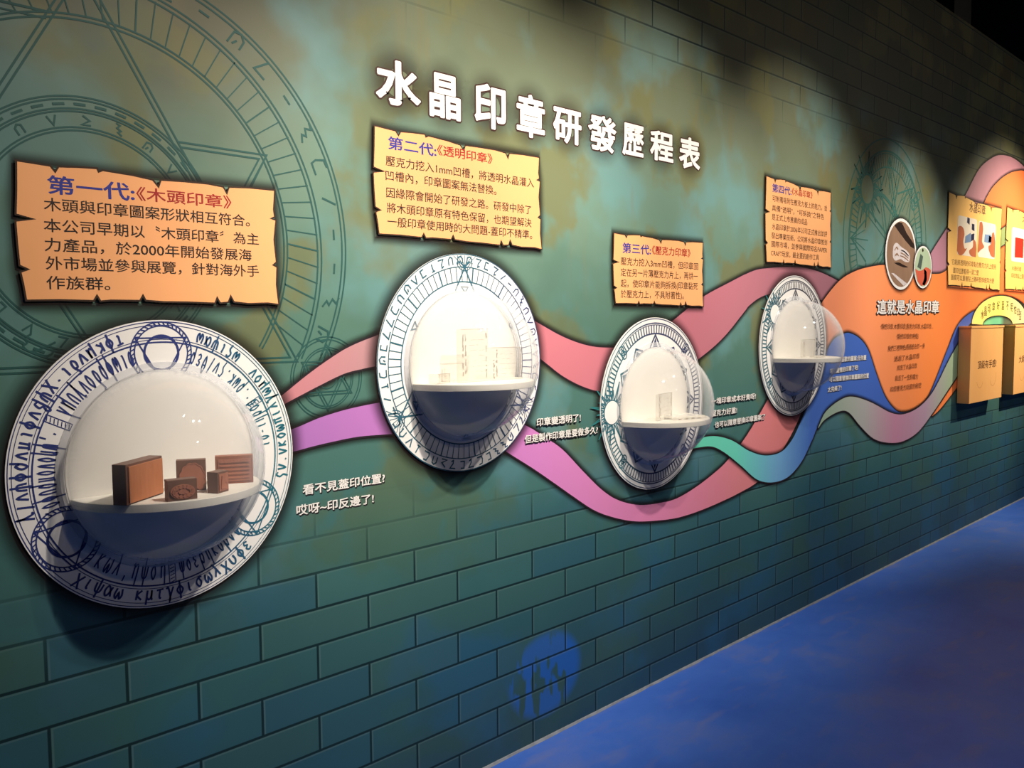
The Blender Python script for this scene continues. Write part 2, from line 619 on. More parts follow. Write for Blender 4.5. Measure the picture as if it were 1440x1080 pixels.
def wood(name, c1, c2, scale=30., rough=.5):
    m, t, b = nt(name)
    tc = N(t, 'ShaderNodeTexCoord')
    mp = N(t, 'ShaderNodeMapping')
    mp.inputs['Scale'].default_value = (1, 1, .25)
    t.links.new(tc.outputs['Object'], mp.inputs[0])
    n = N(t, 'ShaderNodeTexNoise')
    n.inputs['Scale'].default_value = scale
    n.inputs['Detail'].default_value = 6
    t.links.new(mp.outputs[0], n.inputs['Vector'])
    mx = N(t, 'ShaderNodeMix', data_type='RGBA')
    mx.inputs[6].default_value = (*c1, 1)
    mx.inputs[7].default_value = (*c2, 1)
    t.links.new(n.outputs['Fac'], mx.inputs[0])
    t.links.new(mx.outputs[2], b.inputs['Base Color'])
    b.inputs['Roughness'].default_value = rough
    bp = N(t, 'ShaderNodeBump')
    bp.inputs['Strength'].default_value = .3
    bp.inputs['Distance'].default_value = .001
    t.links.new(n.outputs['Fac'], bp.inputs['Height'])
    t.links.new(bp.outputs[0], b.inputs['Normal'])
    return m


M = dict(
    wall=wall_paint(), floor=floor_paint(),
    black=paint('black_void_paint', (.004, .004, .004), .9),
    grey=paint('dark_steel', (.05, .047, .042), .6),
    caulk=paint('pale_caulk', (.20, .22, .26), .7, .45, 25),
    parch=paint('parchment_print', srgb(238, 168, 112), .6, .06, 6),
    parch2=paint('yellow_parchment_print', srgb(252, 200, 112), .6, .06, 6),
    burnt=paint('burnt_edge_brown', (.035, .016, .008), .7),
    white=paint('white_board', (.80, .78, .76), .45, .02),
    panel=paint('white_panel', (.80, .77, .72), .5, .015),
    shelf=paint('white_shelf', (.80, .77, .70), .45, .02),
    teal=paint('teal_line_ink', (.018, .078, .070), .6),
    teal_ray=paint('teal_ray_ink', (.02, .16, .17), .6),
    black_ink=paint('black_ink', (.020, .012, .010), .6),
    blue_ink=paint('blue_ink', (.030, .035, .25), .6),
    red_ink=paint('red_ink', (.33, .016, .014), .6),
    brown_ink=paint('brown_ink', (.10, .035, .012), .6),
    white_ink=paint('white_ink', (.80, .77, .74), .6),
    outline=paint('dark_outline_ink', (.016, .012, .016), .6),
    title_edge=paint('title_edge_ink', (.040, .014, .010), .6),
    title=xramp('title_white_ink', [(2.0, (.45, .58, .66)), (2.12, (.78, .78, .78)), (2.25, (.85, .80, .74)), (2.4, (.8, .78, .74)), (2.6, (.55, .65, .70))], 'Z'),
    dome=clear_plastic('clear_acrylic_dome', 1.35, (.985, .985, .985), .42, .02, .38),
    flange=clear_plastic('clear_acrylic_flange', 1.3, (.88, .88, .9), .6, .12, .5, .35),
    acryl=clear_plastic('clear_acrylic_block', 1.5, (.975, .965, .94), .35, .03),
    etch=paint('etched_frost', (.36, .31, .26), .8),
    wood1=wood('red_brown_wood', (.20, .060, .028), (.36, .120, .055)),
    wood2=wood('dark_brown_wood', (.110, .047, .028), (.200, .088, .050)),
    relief=wood('carved_relief', (.30, .105, .060), (.44, .165, .095), 60),
    rubber=wood('pressed_stamp_face', (.40, .130, .050), (.56, .210, .085), 120),
    halo=glow_ink('printed_shadow_ink', (.012, .006, .006), .8),
)


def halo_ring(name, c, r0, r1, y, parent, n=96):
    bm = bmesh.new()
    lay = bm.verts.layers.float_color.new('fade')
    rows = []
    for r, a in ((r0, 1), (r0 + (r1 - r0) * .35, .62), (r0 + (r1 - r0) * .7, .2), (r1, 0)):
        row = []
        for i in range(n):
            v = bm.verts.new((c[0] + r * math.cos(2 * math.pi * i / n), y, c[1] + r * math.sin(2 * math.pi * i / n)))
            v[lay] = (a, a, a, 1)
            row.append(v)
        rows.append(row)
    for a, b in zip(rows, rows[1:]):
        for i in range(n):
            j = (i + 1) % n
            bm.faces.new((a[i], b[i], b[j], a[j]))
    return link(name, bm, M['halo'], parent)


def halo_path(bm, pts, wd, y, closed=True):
    """fading printed shadow outside a closed outline"""
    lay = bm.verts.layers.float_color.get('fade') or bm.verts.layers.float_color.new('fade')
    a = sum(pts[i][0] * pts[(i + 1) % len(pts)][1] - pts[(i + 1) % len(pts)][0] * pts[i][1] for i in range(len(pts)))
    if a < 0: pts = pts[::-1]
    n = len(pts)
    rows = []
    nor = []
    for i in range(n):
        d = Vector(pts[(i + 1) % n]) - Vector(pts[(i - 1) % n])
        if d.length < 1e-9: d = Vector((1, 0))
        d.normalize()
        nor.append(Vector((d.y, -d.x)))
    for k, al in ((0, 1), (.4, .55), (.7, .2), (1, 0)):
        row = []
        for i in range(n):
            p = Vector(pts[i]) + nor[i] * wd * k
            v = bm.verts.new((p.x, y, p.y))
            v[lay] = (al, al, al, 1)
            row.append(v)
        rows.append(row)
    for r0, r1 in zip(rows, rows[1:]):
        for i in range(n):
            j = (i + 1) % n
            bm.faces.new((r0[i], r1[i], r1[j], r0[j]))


def box_bm(bm, x0, x1, y0, y1, z0, z1, bevel=0.):
    v = [bm.verts.new((x, y, z)) for x in (x0, x1) for y in (y0, y1) for z in (z0, z1)]
    fs = [bm.faces.new([v[i] for i in q]) for q in ((0, 1, 3, 2), (4, 6, 7, 5), (0, 4, 5, 1), (2, 3, 7, 6), (0, 2, 6, 4), (1, 5, 7, 3))]
    if bevel:
        es = list({e for f in fs for e in f.edges})
        bmesh.ops.bevel(bm, geom=es, offset=bevel, segments=2, affect='EDGES', profile=.6)
    return bm


# ------------------------------------------------------------------ the setting
bm = bmesh.new(); box_bm(bm, -1.2, 16, 0, .12, 0, 3.53)
tag(link('wall_left', bm, M['wall']), kind='structure')
bm = bmesh.new(); box_bm(bm, -1.2, 16, -7, 3.2, -.1, 0)
tag(link('floor', bm, M['floor']), kind='structure')
bm = bmesh.new(); box_bm(bm, -1.2, 16, -7, 3.2, 5.0, 5.1)
tag(link('ceiling', bm, M['black']), kind='structure')
bm = bmesh.new(); box_bm(bm, -1.2, 16, 3.2, 3.3, -.1, 5.1)
tag(link('wall_back', bm, M['black']), kind='structure')
bm = bmesh.new()
rnd = random.Random(3)
xs = [-1.2 + .06 * i for i in range(280)]
prev = None
for x in xs:
    wv = .005 + .005 * rnd.random()
    row = [bm.verts.new((x, -.0002, 0)), bm.verts.new((x, -.0002, .008)), bm.verts.new((x, -wv * .5, .007)), bm.verts.new((x, -wv, .0004))]
    if prev:
        for i in range(3): bm.faces.new((prev[i], prev[i + 1], row[i + 1], row[i]))
    prev = row
tag(link('trim_1', bm, M['caulk']), kind='structure')
bm = bmesh.new()
p0, p1 = at(1342, 10, .35), at(1366, 10, .35)
box_bm(bm, p0.x, p1.x, .35, .70, 0, 5.0)
tag(link('trim_2', bm, M['grey']), kind='structure')

# ------------------------------------------------------------------ line drawings printed on the wall
YL = -.0006


def star_spokes(A, c, R, y, wd, sun_deg, sun_r, small, rays=True):
    """sun-and-star wheel shared by the third and fourth case and the drawing behind them"""
    for r, k in ((.955, 1.2), (.845, 1.6), (.825, .8), (.70, 1.2)):
        A.ring(c, R * r, wd * k, y)
    n = 96
    for i in range(n):
        A.stroke([pol(c, R * .70, 360 * i / n), pol(c, R * .825, 360 * i / n)], wd * .9, y)
    for i in range(8):
        a = 90 + 45 * i
        A.stroke([pol(c, R * .52, a - 22), pol(c, R * .80, a), pol(c, R * .52, a + 22)], wd * 1.6, y)
        A.stroke([pol(c, R * .52, a - 10), pol(c, R * .78, a), pol(c, R * .52, a + 10)], wd * .8, y)
        A.stroke([pol(c, R * .45, a), pol(c, R * .78, a)], wd * .8, y)
    for a in small:
        for rr, dr in ((.80, .055), (.80, .030), (.715, .050), (.885, .040)):
            A.ring(pol(c, R * rr, a), R * dr, wd * 1.2, y, 24)
    s = pol(c, R * sun_r, sun_deg)
    A.ring(s, R * .135, wd * 1.6, y, 40)
    for i in range(24):
        a = 360 / 24 * i
        L = .34 if i % 2 == 0 else .24
        b = pol(s, R * .145, a)
        tip = pol(s, R * L, a + (5 if i % 4 == 0 else -4))
        A.stroke([pol(s, R * .145, a - 5), tip, pol(s, R * .145, a + 5)], wd * 1.1, y)
        if i % 2: A.stroke([b, pol(s, R * .20, a)], wd, y)


# 1. the big circle behind the first parchment
A = Art()
c0 = (.792, 1.731)
for r, k in ((.634, 1), (.622, 1)): A.ring(c0, r, .0048, YL, 110, -29, 232)
cl = (.737, 1.709)
for r in (.609, .597): A.ring(cl, r, .0048, YL, 110, -28, 232)
ci = (.753, 1.726)
for r in (.487, .477): A.ring(ci, r, .0046, YL, 110, -34, 236)
for i in range(84):
    a = 360 / 84 * i + 1
    if 234 < a < 332: continue
    A.stroke([pol(ci, .487, a), pol(cl, .600, a)], .0042 if i % 9 == 0 else .0032, YL)
runes_ring(A, (.775, 1.725), .614, .050, 29, 230, -27, YL, .0055, 4)
cg = (.735, 1.727)
for r in (.306, .299, .279, .273, .238, .231): A.ring(cg, r, .0040, YL, 96)
for i in range(40): A.stroke([pol(cg, .289, 9 * i), pol(cg, .289, 9 * i + 5)], .006, YL)
runes_ring(A, cg, .255, .026, 22, 180, -180, YL, .0042, 11)
ap, rb, lb = (.735, 2.330), (1.262, 1.416), (.208, 1.416)
for tri in ((ap, rb, lb), ((.735, 2.305), (1.240, 1.428), (.230, 1.428))): A.stroke(list(tri), .0048, YL, True)
for tri in (((.945, 1.964), (1.185, 1.962), (1.10, 1.815)), ((.952, 1.952), (1.163, 1.950), (1.083, 1.812))): A.stroke(list(tri), .0048, YL)
A.stroke([(.53, 2.205), (.668, 2.205)], .0055, YL)
A.stroke([(.53, 2.190), (.660, 2.190)], .0040, YL)
A.stroke([(1.185, 1.962), (1.13, 1.86), (1.19, 1.56)], .0046, YL)
A.stroke([(.66, 1.57), (.725, 1.46)], .004, YL); A.stroke([(.672, 1.57), (.737, 1.46)], .004, YL)
# leaf ornaments below the parchment
A.stroke(crom([(.600, 1.500), (.588, 1.492), (.592, 1.482), (.584, 1.474), (.598, 1.462), (.625, 1.470), (.650, 1.482)]), .0045, YL)
A.stroke(crom([(.600, 1.463), (.625, 1.452), (.640, 1.455), (.646, 1.466)]), .005, YL)
big = A.build('magic_circle_drawing', M['teal'])
tag(big, 'large teal line-drawn magic circle on the wall behind the first parchment', 'mural drawing')

# 2. the small hexagram circle to the right of the first case
A = Art()
cs = (1.356, 1.366)
for r in (.116, .108, .086, .080): A.ring(cs, r, .0034, YL, 64)
for rr in (.094, .078):
    for s0 in (90, 270): A.stroke([pol(cs, rr, s0 + 120 * k) for k in range(3)], .0036, YL, True)
A.ring(cs, .030, .003, YL, 32)
tag(A.build('hexagram_circle_drawing', M['teal']), 'small teal hexagram in a circle printed between the first two cases', 'mural drawing')

# 3. the wheel above the orange swell
A = Art()
c2 = (5.24, 1.969)
A.clip = (pol(c2, .63 * .66, 137), .085)
star_spokes(A, c2, .63, YL, .0070, 137, .66, (35, -35, 215))
A.clip = (pol(c2, .63 * .66, 137), .10)
rw = random.Random(9)
for a0, a1 in ((70, 250), (50, 230), (20, 215), (110, 290), (0, 130), (150, -20), (90, -40), (200, 330)):
    p, q = pol(c2, .43, a0), pol(c2, .43, a1)
    A.stroke([p, q], .012, YL)
    dx, dz = (q[1] - p[1]) * .04, -(q[0] - p[0]) * .04
    A.stroke([(p[0] + dx, p[1] + dz), (q[0] + dx, q[1] + dz)], .007, YL)
A.stroke(crom([(4.95, 2.2), (5.15, 2.24), (5.38, 2.12), (5.52, 1.9), (5.6, 1.65)]), .022, YL)
tag(A.build('sun_wheel_drawing', paint('green_line_ink', (.036, .130, .105), .6)), 'teal sun and star wheel drawing above the orange swell', 'mural drawing')

# ------------------------------------------------------------------ painted ribbons
R_ = []


def ribbon(name, polys, m, layer, label, edge=.006, halo=.022):
    """flat vinyl ribbon with its dark printed edge"""
    y = -.0009 - .0007 * layer
    A = Art()
    for p in polys: A.solid(p, y + .0003, y)
    o = A.build(name, m)
    tag(o, label, 'painted ribbon', 'painted ribbons winding along the wall')
    E_ = Art()
    for p in polys: E_.stroke(p, edge, y - .00015, True)
    E_.build('dark_outline', M['outline'], o)
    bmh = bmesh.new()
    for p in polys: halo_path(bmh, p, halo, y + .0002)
    link('printed_shadow', bmh, M['halo'], o)
    return o


def band(top, bot, k=6):
    return crom([xz(*p) for p in top], k) + crom([xz(*p) for p in bot], k)[::-1]


rose = xramp('rose_ribbon_ink', [(1.1, srgb(200, 122, 132)), (1.55, srgb(172, 132, 136)), (2.2, srgb(194, 114, 126)), (3.0, srgb(186, 110, 124)), (4.4, srgb(158, 106, 120))])
ribbon('rose_ribbon', [
    band([(385, 562), (400.5, 550.7), (431, 526), (461.6, 504), (492, 485.5), (535, 468), (570, 455)], [(393, 574), (408.7, 565), (451.5, 542.6), (484, 527), (510.5, 520), (535, 515), (570, 508)]),
    band([(735, 440), (762, 456), (791, 472), (820, 483), (846.7, 487.5), (880, 486), (915, 475), (947, 449), (986, 418), (1022, 398), (1059, 380), (1083, 376), (1110, 374.5), (1132, 376), (1156, 383), (1182, 396)],
         [(735, 487), (765, 510), (791, 530), (820, 545), (848, 552), (890, 552), (940, 535), (989.6, 500), (1019, 473.5), (1046, 440), (1054, 430), (1069, 419), (1084.5, 414), (1110, 412), (1135, 416), (1160, 425)])],
    rose, 0, 'dusty rose ribbon winding from the first case over the fourth case')
mauve = xramp('purple_ribbon_ink', [(1.2, srgb(165, 108, 178)), (2.2, srgb(200, 125, 190)), (2.8, srgb(212, 128, 175)), (3.6, srgb(208, 125, 132)), (4.3, srgb(214, 122, 118))])
ribbon('purple_ribbon', [
    band([(395, 607), (418, 599), (451.5, 585), (492, 573), (537, 564), (570, 560)], [(395, 638), (414, 636), (440, 629), (470, 622), (500, 616), (530, 613), (565, 611)]),
    band([(700, 580), (743, 599), (768, 615), (791, 631), (820, 661.7), (846.7, 688), (870, 702.5), (899, 709), (928, 706), (951.7, 699.6), (981, 682), (1010, 659), (1024.6, 644), (1040, 625), (1058, 598), (1082, 556), (1092, 540)],
         [(670, 608), (712.5, 637), (747.5, 659), (776.7, 679), (806, 699.6), (835, 718.5), (864, 729), (893, 734), (922.5, 733), (952, 729), (981, 720), (1010, 708), (1039, 694), (1065.4, 677.7), (1088, 650), (1108, 620), (1125, 585), (1138, 545)])],
    mauve, 1, 'purple to pink ribbon dipping below the second and third cases')
MU = ribbon('mauve_swell', [band([(1285, 400), (1308, 357), (1332, 319), (1345, 296), (1359, 271), (1377, 237), (1395, 221.5), (1408, 217.6), (1424, 221.5), (1440, 234), (1456, 255)],
                                 [(1285, 400), (1308, 386), (1332, 379), (1360, 340), (1387, 277), (1403, 255), (1418.5, 244), (1430, 241), (1440, 241), (1450, 248), (1456, 258)])],
            paint('grey_mauve_ink', srgb(180, 128, 146), .55), 0, 'greyish mauve swell rising behind the tall yellow parchments')
orange = xramp('orange_swell_ink', [(4.3, srgb(226, 138, 104)), (5.0, srgb(244, 148, 98)), (6.0, srgb(240, 135, 66)), (8.5, srgb(255, 120, 66))])
ribbon('orange_swell', [band([(1150, 432), (1165, 411), (1180, 394), (1195.6, 383.5), (1216, 376), (1245, 372), (1275, 378), (1310, 384.5), (1332, 378), (1360, 340), (1387, 277), (1403, 255), (1418.5, 243.5), (1430, 240), (1440, 240), (1456, 248)],
                             [(1150, 500), (1180, 500), (1208.5, 490), (1220, 505), (1232.5, 535), (1244, 560), (1258, 578), (1269, 582), (1285, 578), (1300, 564), (1311, 544), (1331, 493), (1344.5, 462), (1370, 455), (1410, 455), (1456, 455)])],
       orange, 2, 'broad orange swell with a deep V under the oval photographs')
ribbon('orange_sliver', [band([(1310, 584), (1320, 569), (1335.5, 546), (1350, 524), (1365, 500)], [(1310, 586), (1322, 575), (1343, 548), (1355, 530), (1370, 505)])], paint('orange_sliver_ink', srgb(240, 132, 72), .55), 3, 'thin orange sliver beside the wall box under the green ribbon')
blue = xramp('teal_blue_ribbon_ink', [(2.95, srgb(95, 200, 165)), (3.55, srgb(100, 200, 180)), (3.95, srgb(110, 165, 210)), (4.3, srgb(70, 110, 195)), (5.2, srgb(62, 98, 185)), (6.4, srgb(62, 95, 190)), (7.0, srgb(72, 100, 200))])
ribbon('blue_ribbon', [band([(965, 622), (988, 614), (1008, 612.6), (1030, 619), (1052.6, 633), (1075, 639.6), (1097, 635), (1112, 619), (1123, 597), (1134, 570), (1150, 520), (1169, 480), (1184, 469.5), (1194, 467.6), (1208.5, 475.5), (1220.5, 492), (1232, 526), (1244, 557), (1258, 575.5), (1270, 579.5), (1284, 576), (1300, 564), (1311, 544), (1331, 493), (1344.5, 460), (1358, 444), (1375, 435.6), (1395, 440)],
                            [(965, 634), (982, 630), (1001, 629), (1019, 638), (1041.5, 656), (1063.7, 675), (1086, 679), (1108, 671), (1127, 649), (1141.5, 619), (1152.6, 595), (1180, 563), (1198, 560), (1224, 568), (1240, 580), (1254, 589), (1274, 589), (1297, 574), (1315, 549), (1333, 513), (1345, 488), (1356, 465), (1372, 450), (1395, 452)])],
       blue, 3, 'teal to blue ribbon with a tall hump right of the fourth case')
grey = xramp('green_mauve_ribbon_ink', [(4.45, srgb(150, 175, 155)), (4.95, srgb(165, 165, 165)), (5.4, srgb(185, 130, 160)), (5.9, srgb(165, 140, 165)), (6.4, srgb(150, 180, 150)), (7, srgb(160, 200, 140))])
ribbon('green_mauve_ribbon', [band([(1149, 601), (1160, 578.5), (1180, 562), (1198, 557), (1224, 565), (1253, 580), (1273, 581), (1295, 569), (1313, 547), (1331, 511), (1343, 489), (1360, 462)],
                                   [(1149.5, 603), (1160, 590), (1180, 579), (1193, 581), (1209, 600), (1227, 617), (1247, 623), (1269, 621), (1291, 607), (1313, 578), (1335.5, 544), (1365, 500)])],
       grey, 4, 'grey green to mauve ribbon along the bottom of the orange swell')
ribbon('green_stripe', [band([(1400, 330), (1404, 325), (1418, 314), (1430, 305)], [(1400, 352), (1404, 349), (1418, 340), (1430, 332)])], paint('sage_ink', srgb(140, 160, 105), .55), 3, 'short sage green stripe showing between the two yellow parchments')

# the arch above the wall boxes
ca = at(1401.5, 457)
arch_l, arch_r, arch_t = at(1365.5, 456), at(1444, 456), at(1409, 415.5)
in_l, in_r, in_t = at(1381, 457), at(1423, 457), at(1402, 444)


def arc_pts(l, r, top, n=24):
    cx, rx = (l.x + r.x) / 2, (r.x - l.x) / 2
    return [(cx - rx * math.cos(math.pi * i / n), l.z + (top.z - l.z) * math.sin(math.pi * i / n)) for i in range(n + 1)]


ao, ai = arc_pts(arch_l, arch_r, arch_t), arc_pts(in_l, in_r, in_t)
ribbon('arch_shadow_shape', [[(p[0] + .12, p[1] - .01) for p in ao]], paint('arch_shadow_ink', srgb(58, 62, 44), .55), 3, 'dark green painted shadow to the right of the yellow arch')  # shadow of the yellow arch, painted as a dark copy shifted right
yel = ribbon('yellow_arch', [ao + ai[::-1]], xramp('yellow_green_ink', [(6.7, srgb(245, 230, 140)), (7.4, srgb(232, 232, 120)), (8.3, srgb(200, 205, 190))]), 5, 'yellow arch with curved brown writing above the wall boxes')
ribbon('mint_arch', [ai], xramp('mint_ink', [(6.9, srgb(110, 195, 150)), (7.4, srgb(120, 205, 160)), (7.5, srgb(80, 100, 85)), (7.9, srgb(80, 90, 80))]), 4, 'mint green half round under the yellow arch', halo=.01)
A = Art()
msg = '水晶印章好蓋不用怕印歪'
for i, ch in enumerate(msg):
    t_ = .16 + .70 * i / (len(msg) - 1)
    a = math.pi * (1 - t_)
    cx = (arch_l.x + arch_r.x) / 2
    rx = ((arch_r.x - arch_l.x) + (in_r.x - in_l.x)) / 4
    rz = ((arch_t.z - arch_l.z) + (in_t.z - in_l.z)) / 2
    px_, pz_ = cx + rx * math.cos(a), arch_l.z + rz * math.sin(a)
    text_box(A, ch, px_ - .032, px_ + .032, pz_ - .034, pz_ + .034, -.0052)
A.build('lettering', M['brown_ink'], yel)

# ------------------------------------------------------------------ title and captions
A, B = Art(), Art()
T9 = [('水', 527.6, 591.4, 84.8, 150.3), ('晶', 602.7, 648, 104, 168), ('印', 666.5, 711.4, 118.4, 182), ('章', 725.6, 766.3, 132.6, 194.6), ('研', 777, 817.7, 152.8, 202.7),
      ('發', 826.5, 866.6, 162, 214), ('歷', 874.4, 905.5, 174, 221), ('程', 913.7, 947, 184, 228), ('表', 954.4, 984.5, 192.8, 238.9)]
tt = empty('title_lettering', at(527, 240))
tag(tt, 'large white brush style title running across the top of the wall', 'lettering')
HB = bmesh.new()
for i, (ch, x0, x1, y0, y1) in enumerate(T9):
    ym = (y0 + y1) / 2
    a, b_ = at(x0, ym), at(x1, ym)
    xm = (x0 + x1) / 2
    zt, zb = at(xm, y0).z, at(xm, y1).z
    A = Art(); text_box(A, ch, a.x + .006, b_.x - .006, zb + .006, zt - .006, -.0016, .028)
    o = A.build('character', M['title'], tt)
    B = Art()
    text_box(B, ch, a.x + .006, b_.x - .006, zb + .006, zt - .006, -.0010, .062)
    B.build('dark_edge', M['title_edge'], o)
    cx, cz, rx, rz = (a.x + b_.x) / 2, (zt + zb) / 2, (b_.x - a.x) / 2, (zt - zb) / 2
    halo_path(HB, [(cx + rx * .62 * math.cos(2 * math.pi * q / 24), cz + rz * .62 * math.sin(2 * math.pi * q / 24)) for q in range(24)], .085, -.0004)
link('printed_shadow', HB, glow_ink('title_dark_glow_ink', (.035, .014, .010), .55), tt)


def caption(label, rows, em, ink='white_ink', name='wall_caption', off=.020, y=-.0052):
    t = empty(name, at(rows[0][1], rows[0][2]))
    tag(t, label, 'lettering', 'white captions beside the cases' if ink == 'white_ink' else None)
    for s, x0, y0, x1, y1 in rows:
        L, R = xz(x0, y0), xz(x1, y1)
        A = Art()
        text_line(A, s, L, R, em, y, off)
        o = A.build('text_line', M[ink], t)
        if ink == 'white_ink':
            A = Art()
            text_line(A, s, (L[0] + .002, L[1] - .003), (R[0] + .002, R[1] - .003), em, y + .0005, .055)
            A.build('dark_edge', M['outline'], o)
    return t


caption('white two line caption right of the first case below the purple ribbon', [('看不見蓋印位置?', 425.6, 689, 540.7, 671.8), ('哎呀~印反邊了!', 416.8, 718, 525, 700.4)], .031, y=-.0012)
caption('white two line caption between the second and third cases', [('印章變透明了!', 753.3, 594, 815, 586.7), ('但是製作印章是要做多久?', 736.7, 617.8, 839, 604)], .031)
caption('white three line caption right of the third case', [('一塊印章成本好貴呀!', 999, 564.5, 1061.5, 556.7), ('壓克力好重!', 999, 581.5, 1035, 576.4), ('也可以隨意替換印章圖案了', 1003.7, 597.5, 1074.8, 585.5)], .030)
caption('white four line caption on the blue hump right of the fourth case', [('只要換上喜歡的圖案,任你蓋', 1163, 507, 1217, 502.4), ('可以盡情的印章了吧!', 1166, 522.3, 1205.5, 516.3), ('可以隨意替換印章圖案的位置', 1165, 533.5, 1220.6, 528), ('太完美了!', 1162.7, 548, 1182, 545)], .031)

t = empty('swell_heading', at(1232, 440))
tag(t, 'white heading with dark edges on the orange swell', 'lettering')
A, B = Art(), Art()
text_line(A, '這就是水晶印章', xz(1232, 431.5), xz(1319, 431.8), .090, -.0064, .022)
text_line(B, '這就是水晶印章', xz(1232, 432), xz(1319, 432.3), .090, -.0058, .070)
o = A.build('text_line', M['white_ink'], t)
B.build('dark_edge', M['title_edge'], o)
caption('seven short centred brown lines of text on the orange swell', [('傳統印章,木頭印章,壓克力印章,水晶印章...', 1237.6, 459, 1311, 458.6), ('傳統印章的特點', 1260, 473, 1290.4, 472.5), ('我們三種特色通通結合於一身', 1247.4, 490, 1299.4, 485.7), ('透過了水晶印章', 1256.4, 504.4, 1291.8, 500.3), ('改良了水晶印章', 1260.6, 517, 1288.3, 514), ('創造了一生的魔力', 1257.8, 531.5, 1289.7, 528.8), ('印章壓克力玩家的秘密', 1250.8, 547.5, 1294.6, 541.3)], .036, 'brown_ink', 'swell_text', .0, -.0062)

# ------------------------------------------------------------------ parchments
# outline measured once (u, v in 0..1 from the lower left corner), every parchment is cut from it
TPL_T = [(0, 1), (.11, .985), (.125, .945), (.137, .985), (.20, .995), (.27, 1.0), (.275, .975), (.29, .990), (.40, .975), (.475, .955), (.497, .905), (.507, .960), (.60, .965), (.70, .965), (.765, .952), (.780, .900), (.790, .955), (.88, .965), (1, .965)]
TPL_R = [(.992, .80), (.996, .74), (.978, .725), (1.002, .715), (.990, .55), (.998, .36), (.982, .335), (1.0, .32), (.995, .17), (1.004, .0)]
TPL_B = [(.95, .012), (.86, .005), (.795, .018), (.782, .068), (.770, .015), (.735, .008), (.722, .052), (.712, .006), (.60, .012), (.50, .012), (.43, .022), (.420, .062), (.408, .020), (.30, .020), (.262, .012), (.250, .055), (.238, .015), (.12, .018), (.01, .012)]
TPL_L = [(.003, .13), (-.004, .215), (.022, .235), (-.006, .260), (-.010, .42), (-.012, .575), (.048, .595), (-.010, .620), (-.004, .80)]


def parchment(name, quad, label, m, group, rows=(), y=-.0045, thick=.0035):
    """quad = top left, top right, bottom right, bottom left in wall metres"""
    tl, tr, br, bl = [Vector(q) for q in quad]
    fn = lambda u, v: tuple((bl * (1 - u) + br * u) * (1 - v) + (tl * (1 - u) + tr * u) * v)
    pts = [fn(u, v) for u, v in TPL_T + TPL_R + TPL_B + TPL_L]
    t = empty(name, (bl.x, 0, bl.y))
    tag(t, label, 'sign', group)
    A = Art(); A.solid(pts, y, y - thick)
    sheet = A.build('sheet', m, t)
    A = Art(); A.stroke(pts, .0042, y - thick - .0002, True)
    A.build('burnt_edge', M['burnt'], t)
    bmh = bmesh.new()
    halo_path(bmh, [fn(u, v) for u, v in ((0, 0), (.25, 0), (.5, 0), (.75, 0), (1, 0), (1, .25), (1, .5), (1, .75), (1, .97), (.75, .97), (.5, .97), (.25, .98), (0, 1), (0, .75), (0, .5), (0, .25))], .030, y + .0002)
    link('printed_shadow', bmh, M['halo'], t)
    for s, x0, y0, x1, y1, em, ink, off, part in rows:
        a = Art()
        L, R = xz(x0, y0), xz(x1, y1)
        zm = (L[1] + R[1]) / 2
        text_line(a, s, (L[0], zm), (R[0], zm), em, y - thick - .0004, off)
        a.build(part, M[ink], t)
    return t, y - thick - .0004


def q4(*p):
    return [xz(*q) for q in p]


GP = 'parchment signs above the cases'
BI, BO = 'black_ink', 'text_line'
parchment('parchment_sign', q4((21, 226), (384, 262), (389, 428.5), (31, 425)), 'leftmost and largest parchment sign, above the case of wooden stamps', M['parch'], GP, [
    ('第一代:', 65.6, 260, 186.7, 271, .043, 'blue_ink', .018, 'heading'), ('《木頭印章》', 190, 273, 323, 284.6, .034, 'red_ink', .012, 'heading_name'),
    ('木頭與印章圖案形狀相互符合。', 60, 287.5, 349, 311, .032, BI, .008, BO), ('本公司早期以〝木頭印章〞為主', 60, 316.7, 361.7, 337, .032, BI, .008, BO),
    ('力產品，於2000年開始發展海', 61, 344, 351.5, 359, .032, BI, .008, BO), ('外市場並參與展覽，針對海外手', 62.7, 370.6, 361.7, 381, .032, BI, .008, BO), ('作族群。', 63.6, 397, 153, 400, .032, BI, .008, BO)])
parchment('parchment_sign', q4((524, 177), (756, 217), (759, 351), (528, 331)), 'wide parchment sign between the white title and the second case', M['parch'], GP, [
    ('第二代:', 543.8, 202.8, 611, 210.7, .040, 'blue_ink', .018, 'heading'), ('《透明印章》', 612.5, 211.2, 690, 224, .034, 'red_ink', .012, 'heading_name'),
    ('壓克力挖入1mm凹槽，將透明水晶灌入', 540, 226.5, 748.4, 258, .032, BI, .006, BO), ('凹槽內，印章圖案無法替換。', 540, 247.6, 695.6, 267.4, .032, BI, .006, BO),
    ('因緣際會開始了研發之路。研發中除了', 541, 271.4, 744.4, 295, .032, BI, .006, BO), ('將木頭印章原有特色保留，也期望解決', 541.7, 292.5, 745, 313.6, .032, BI, .006, BO),
    ('一般印章使用時的大問題-蓋印不精準。', 542.5, 309.7, 746, 332, .032, BI, .006, BO)])
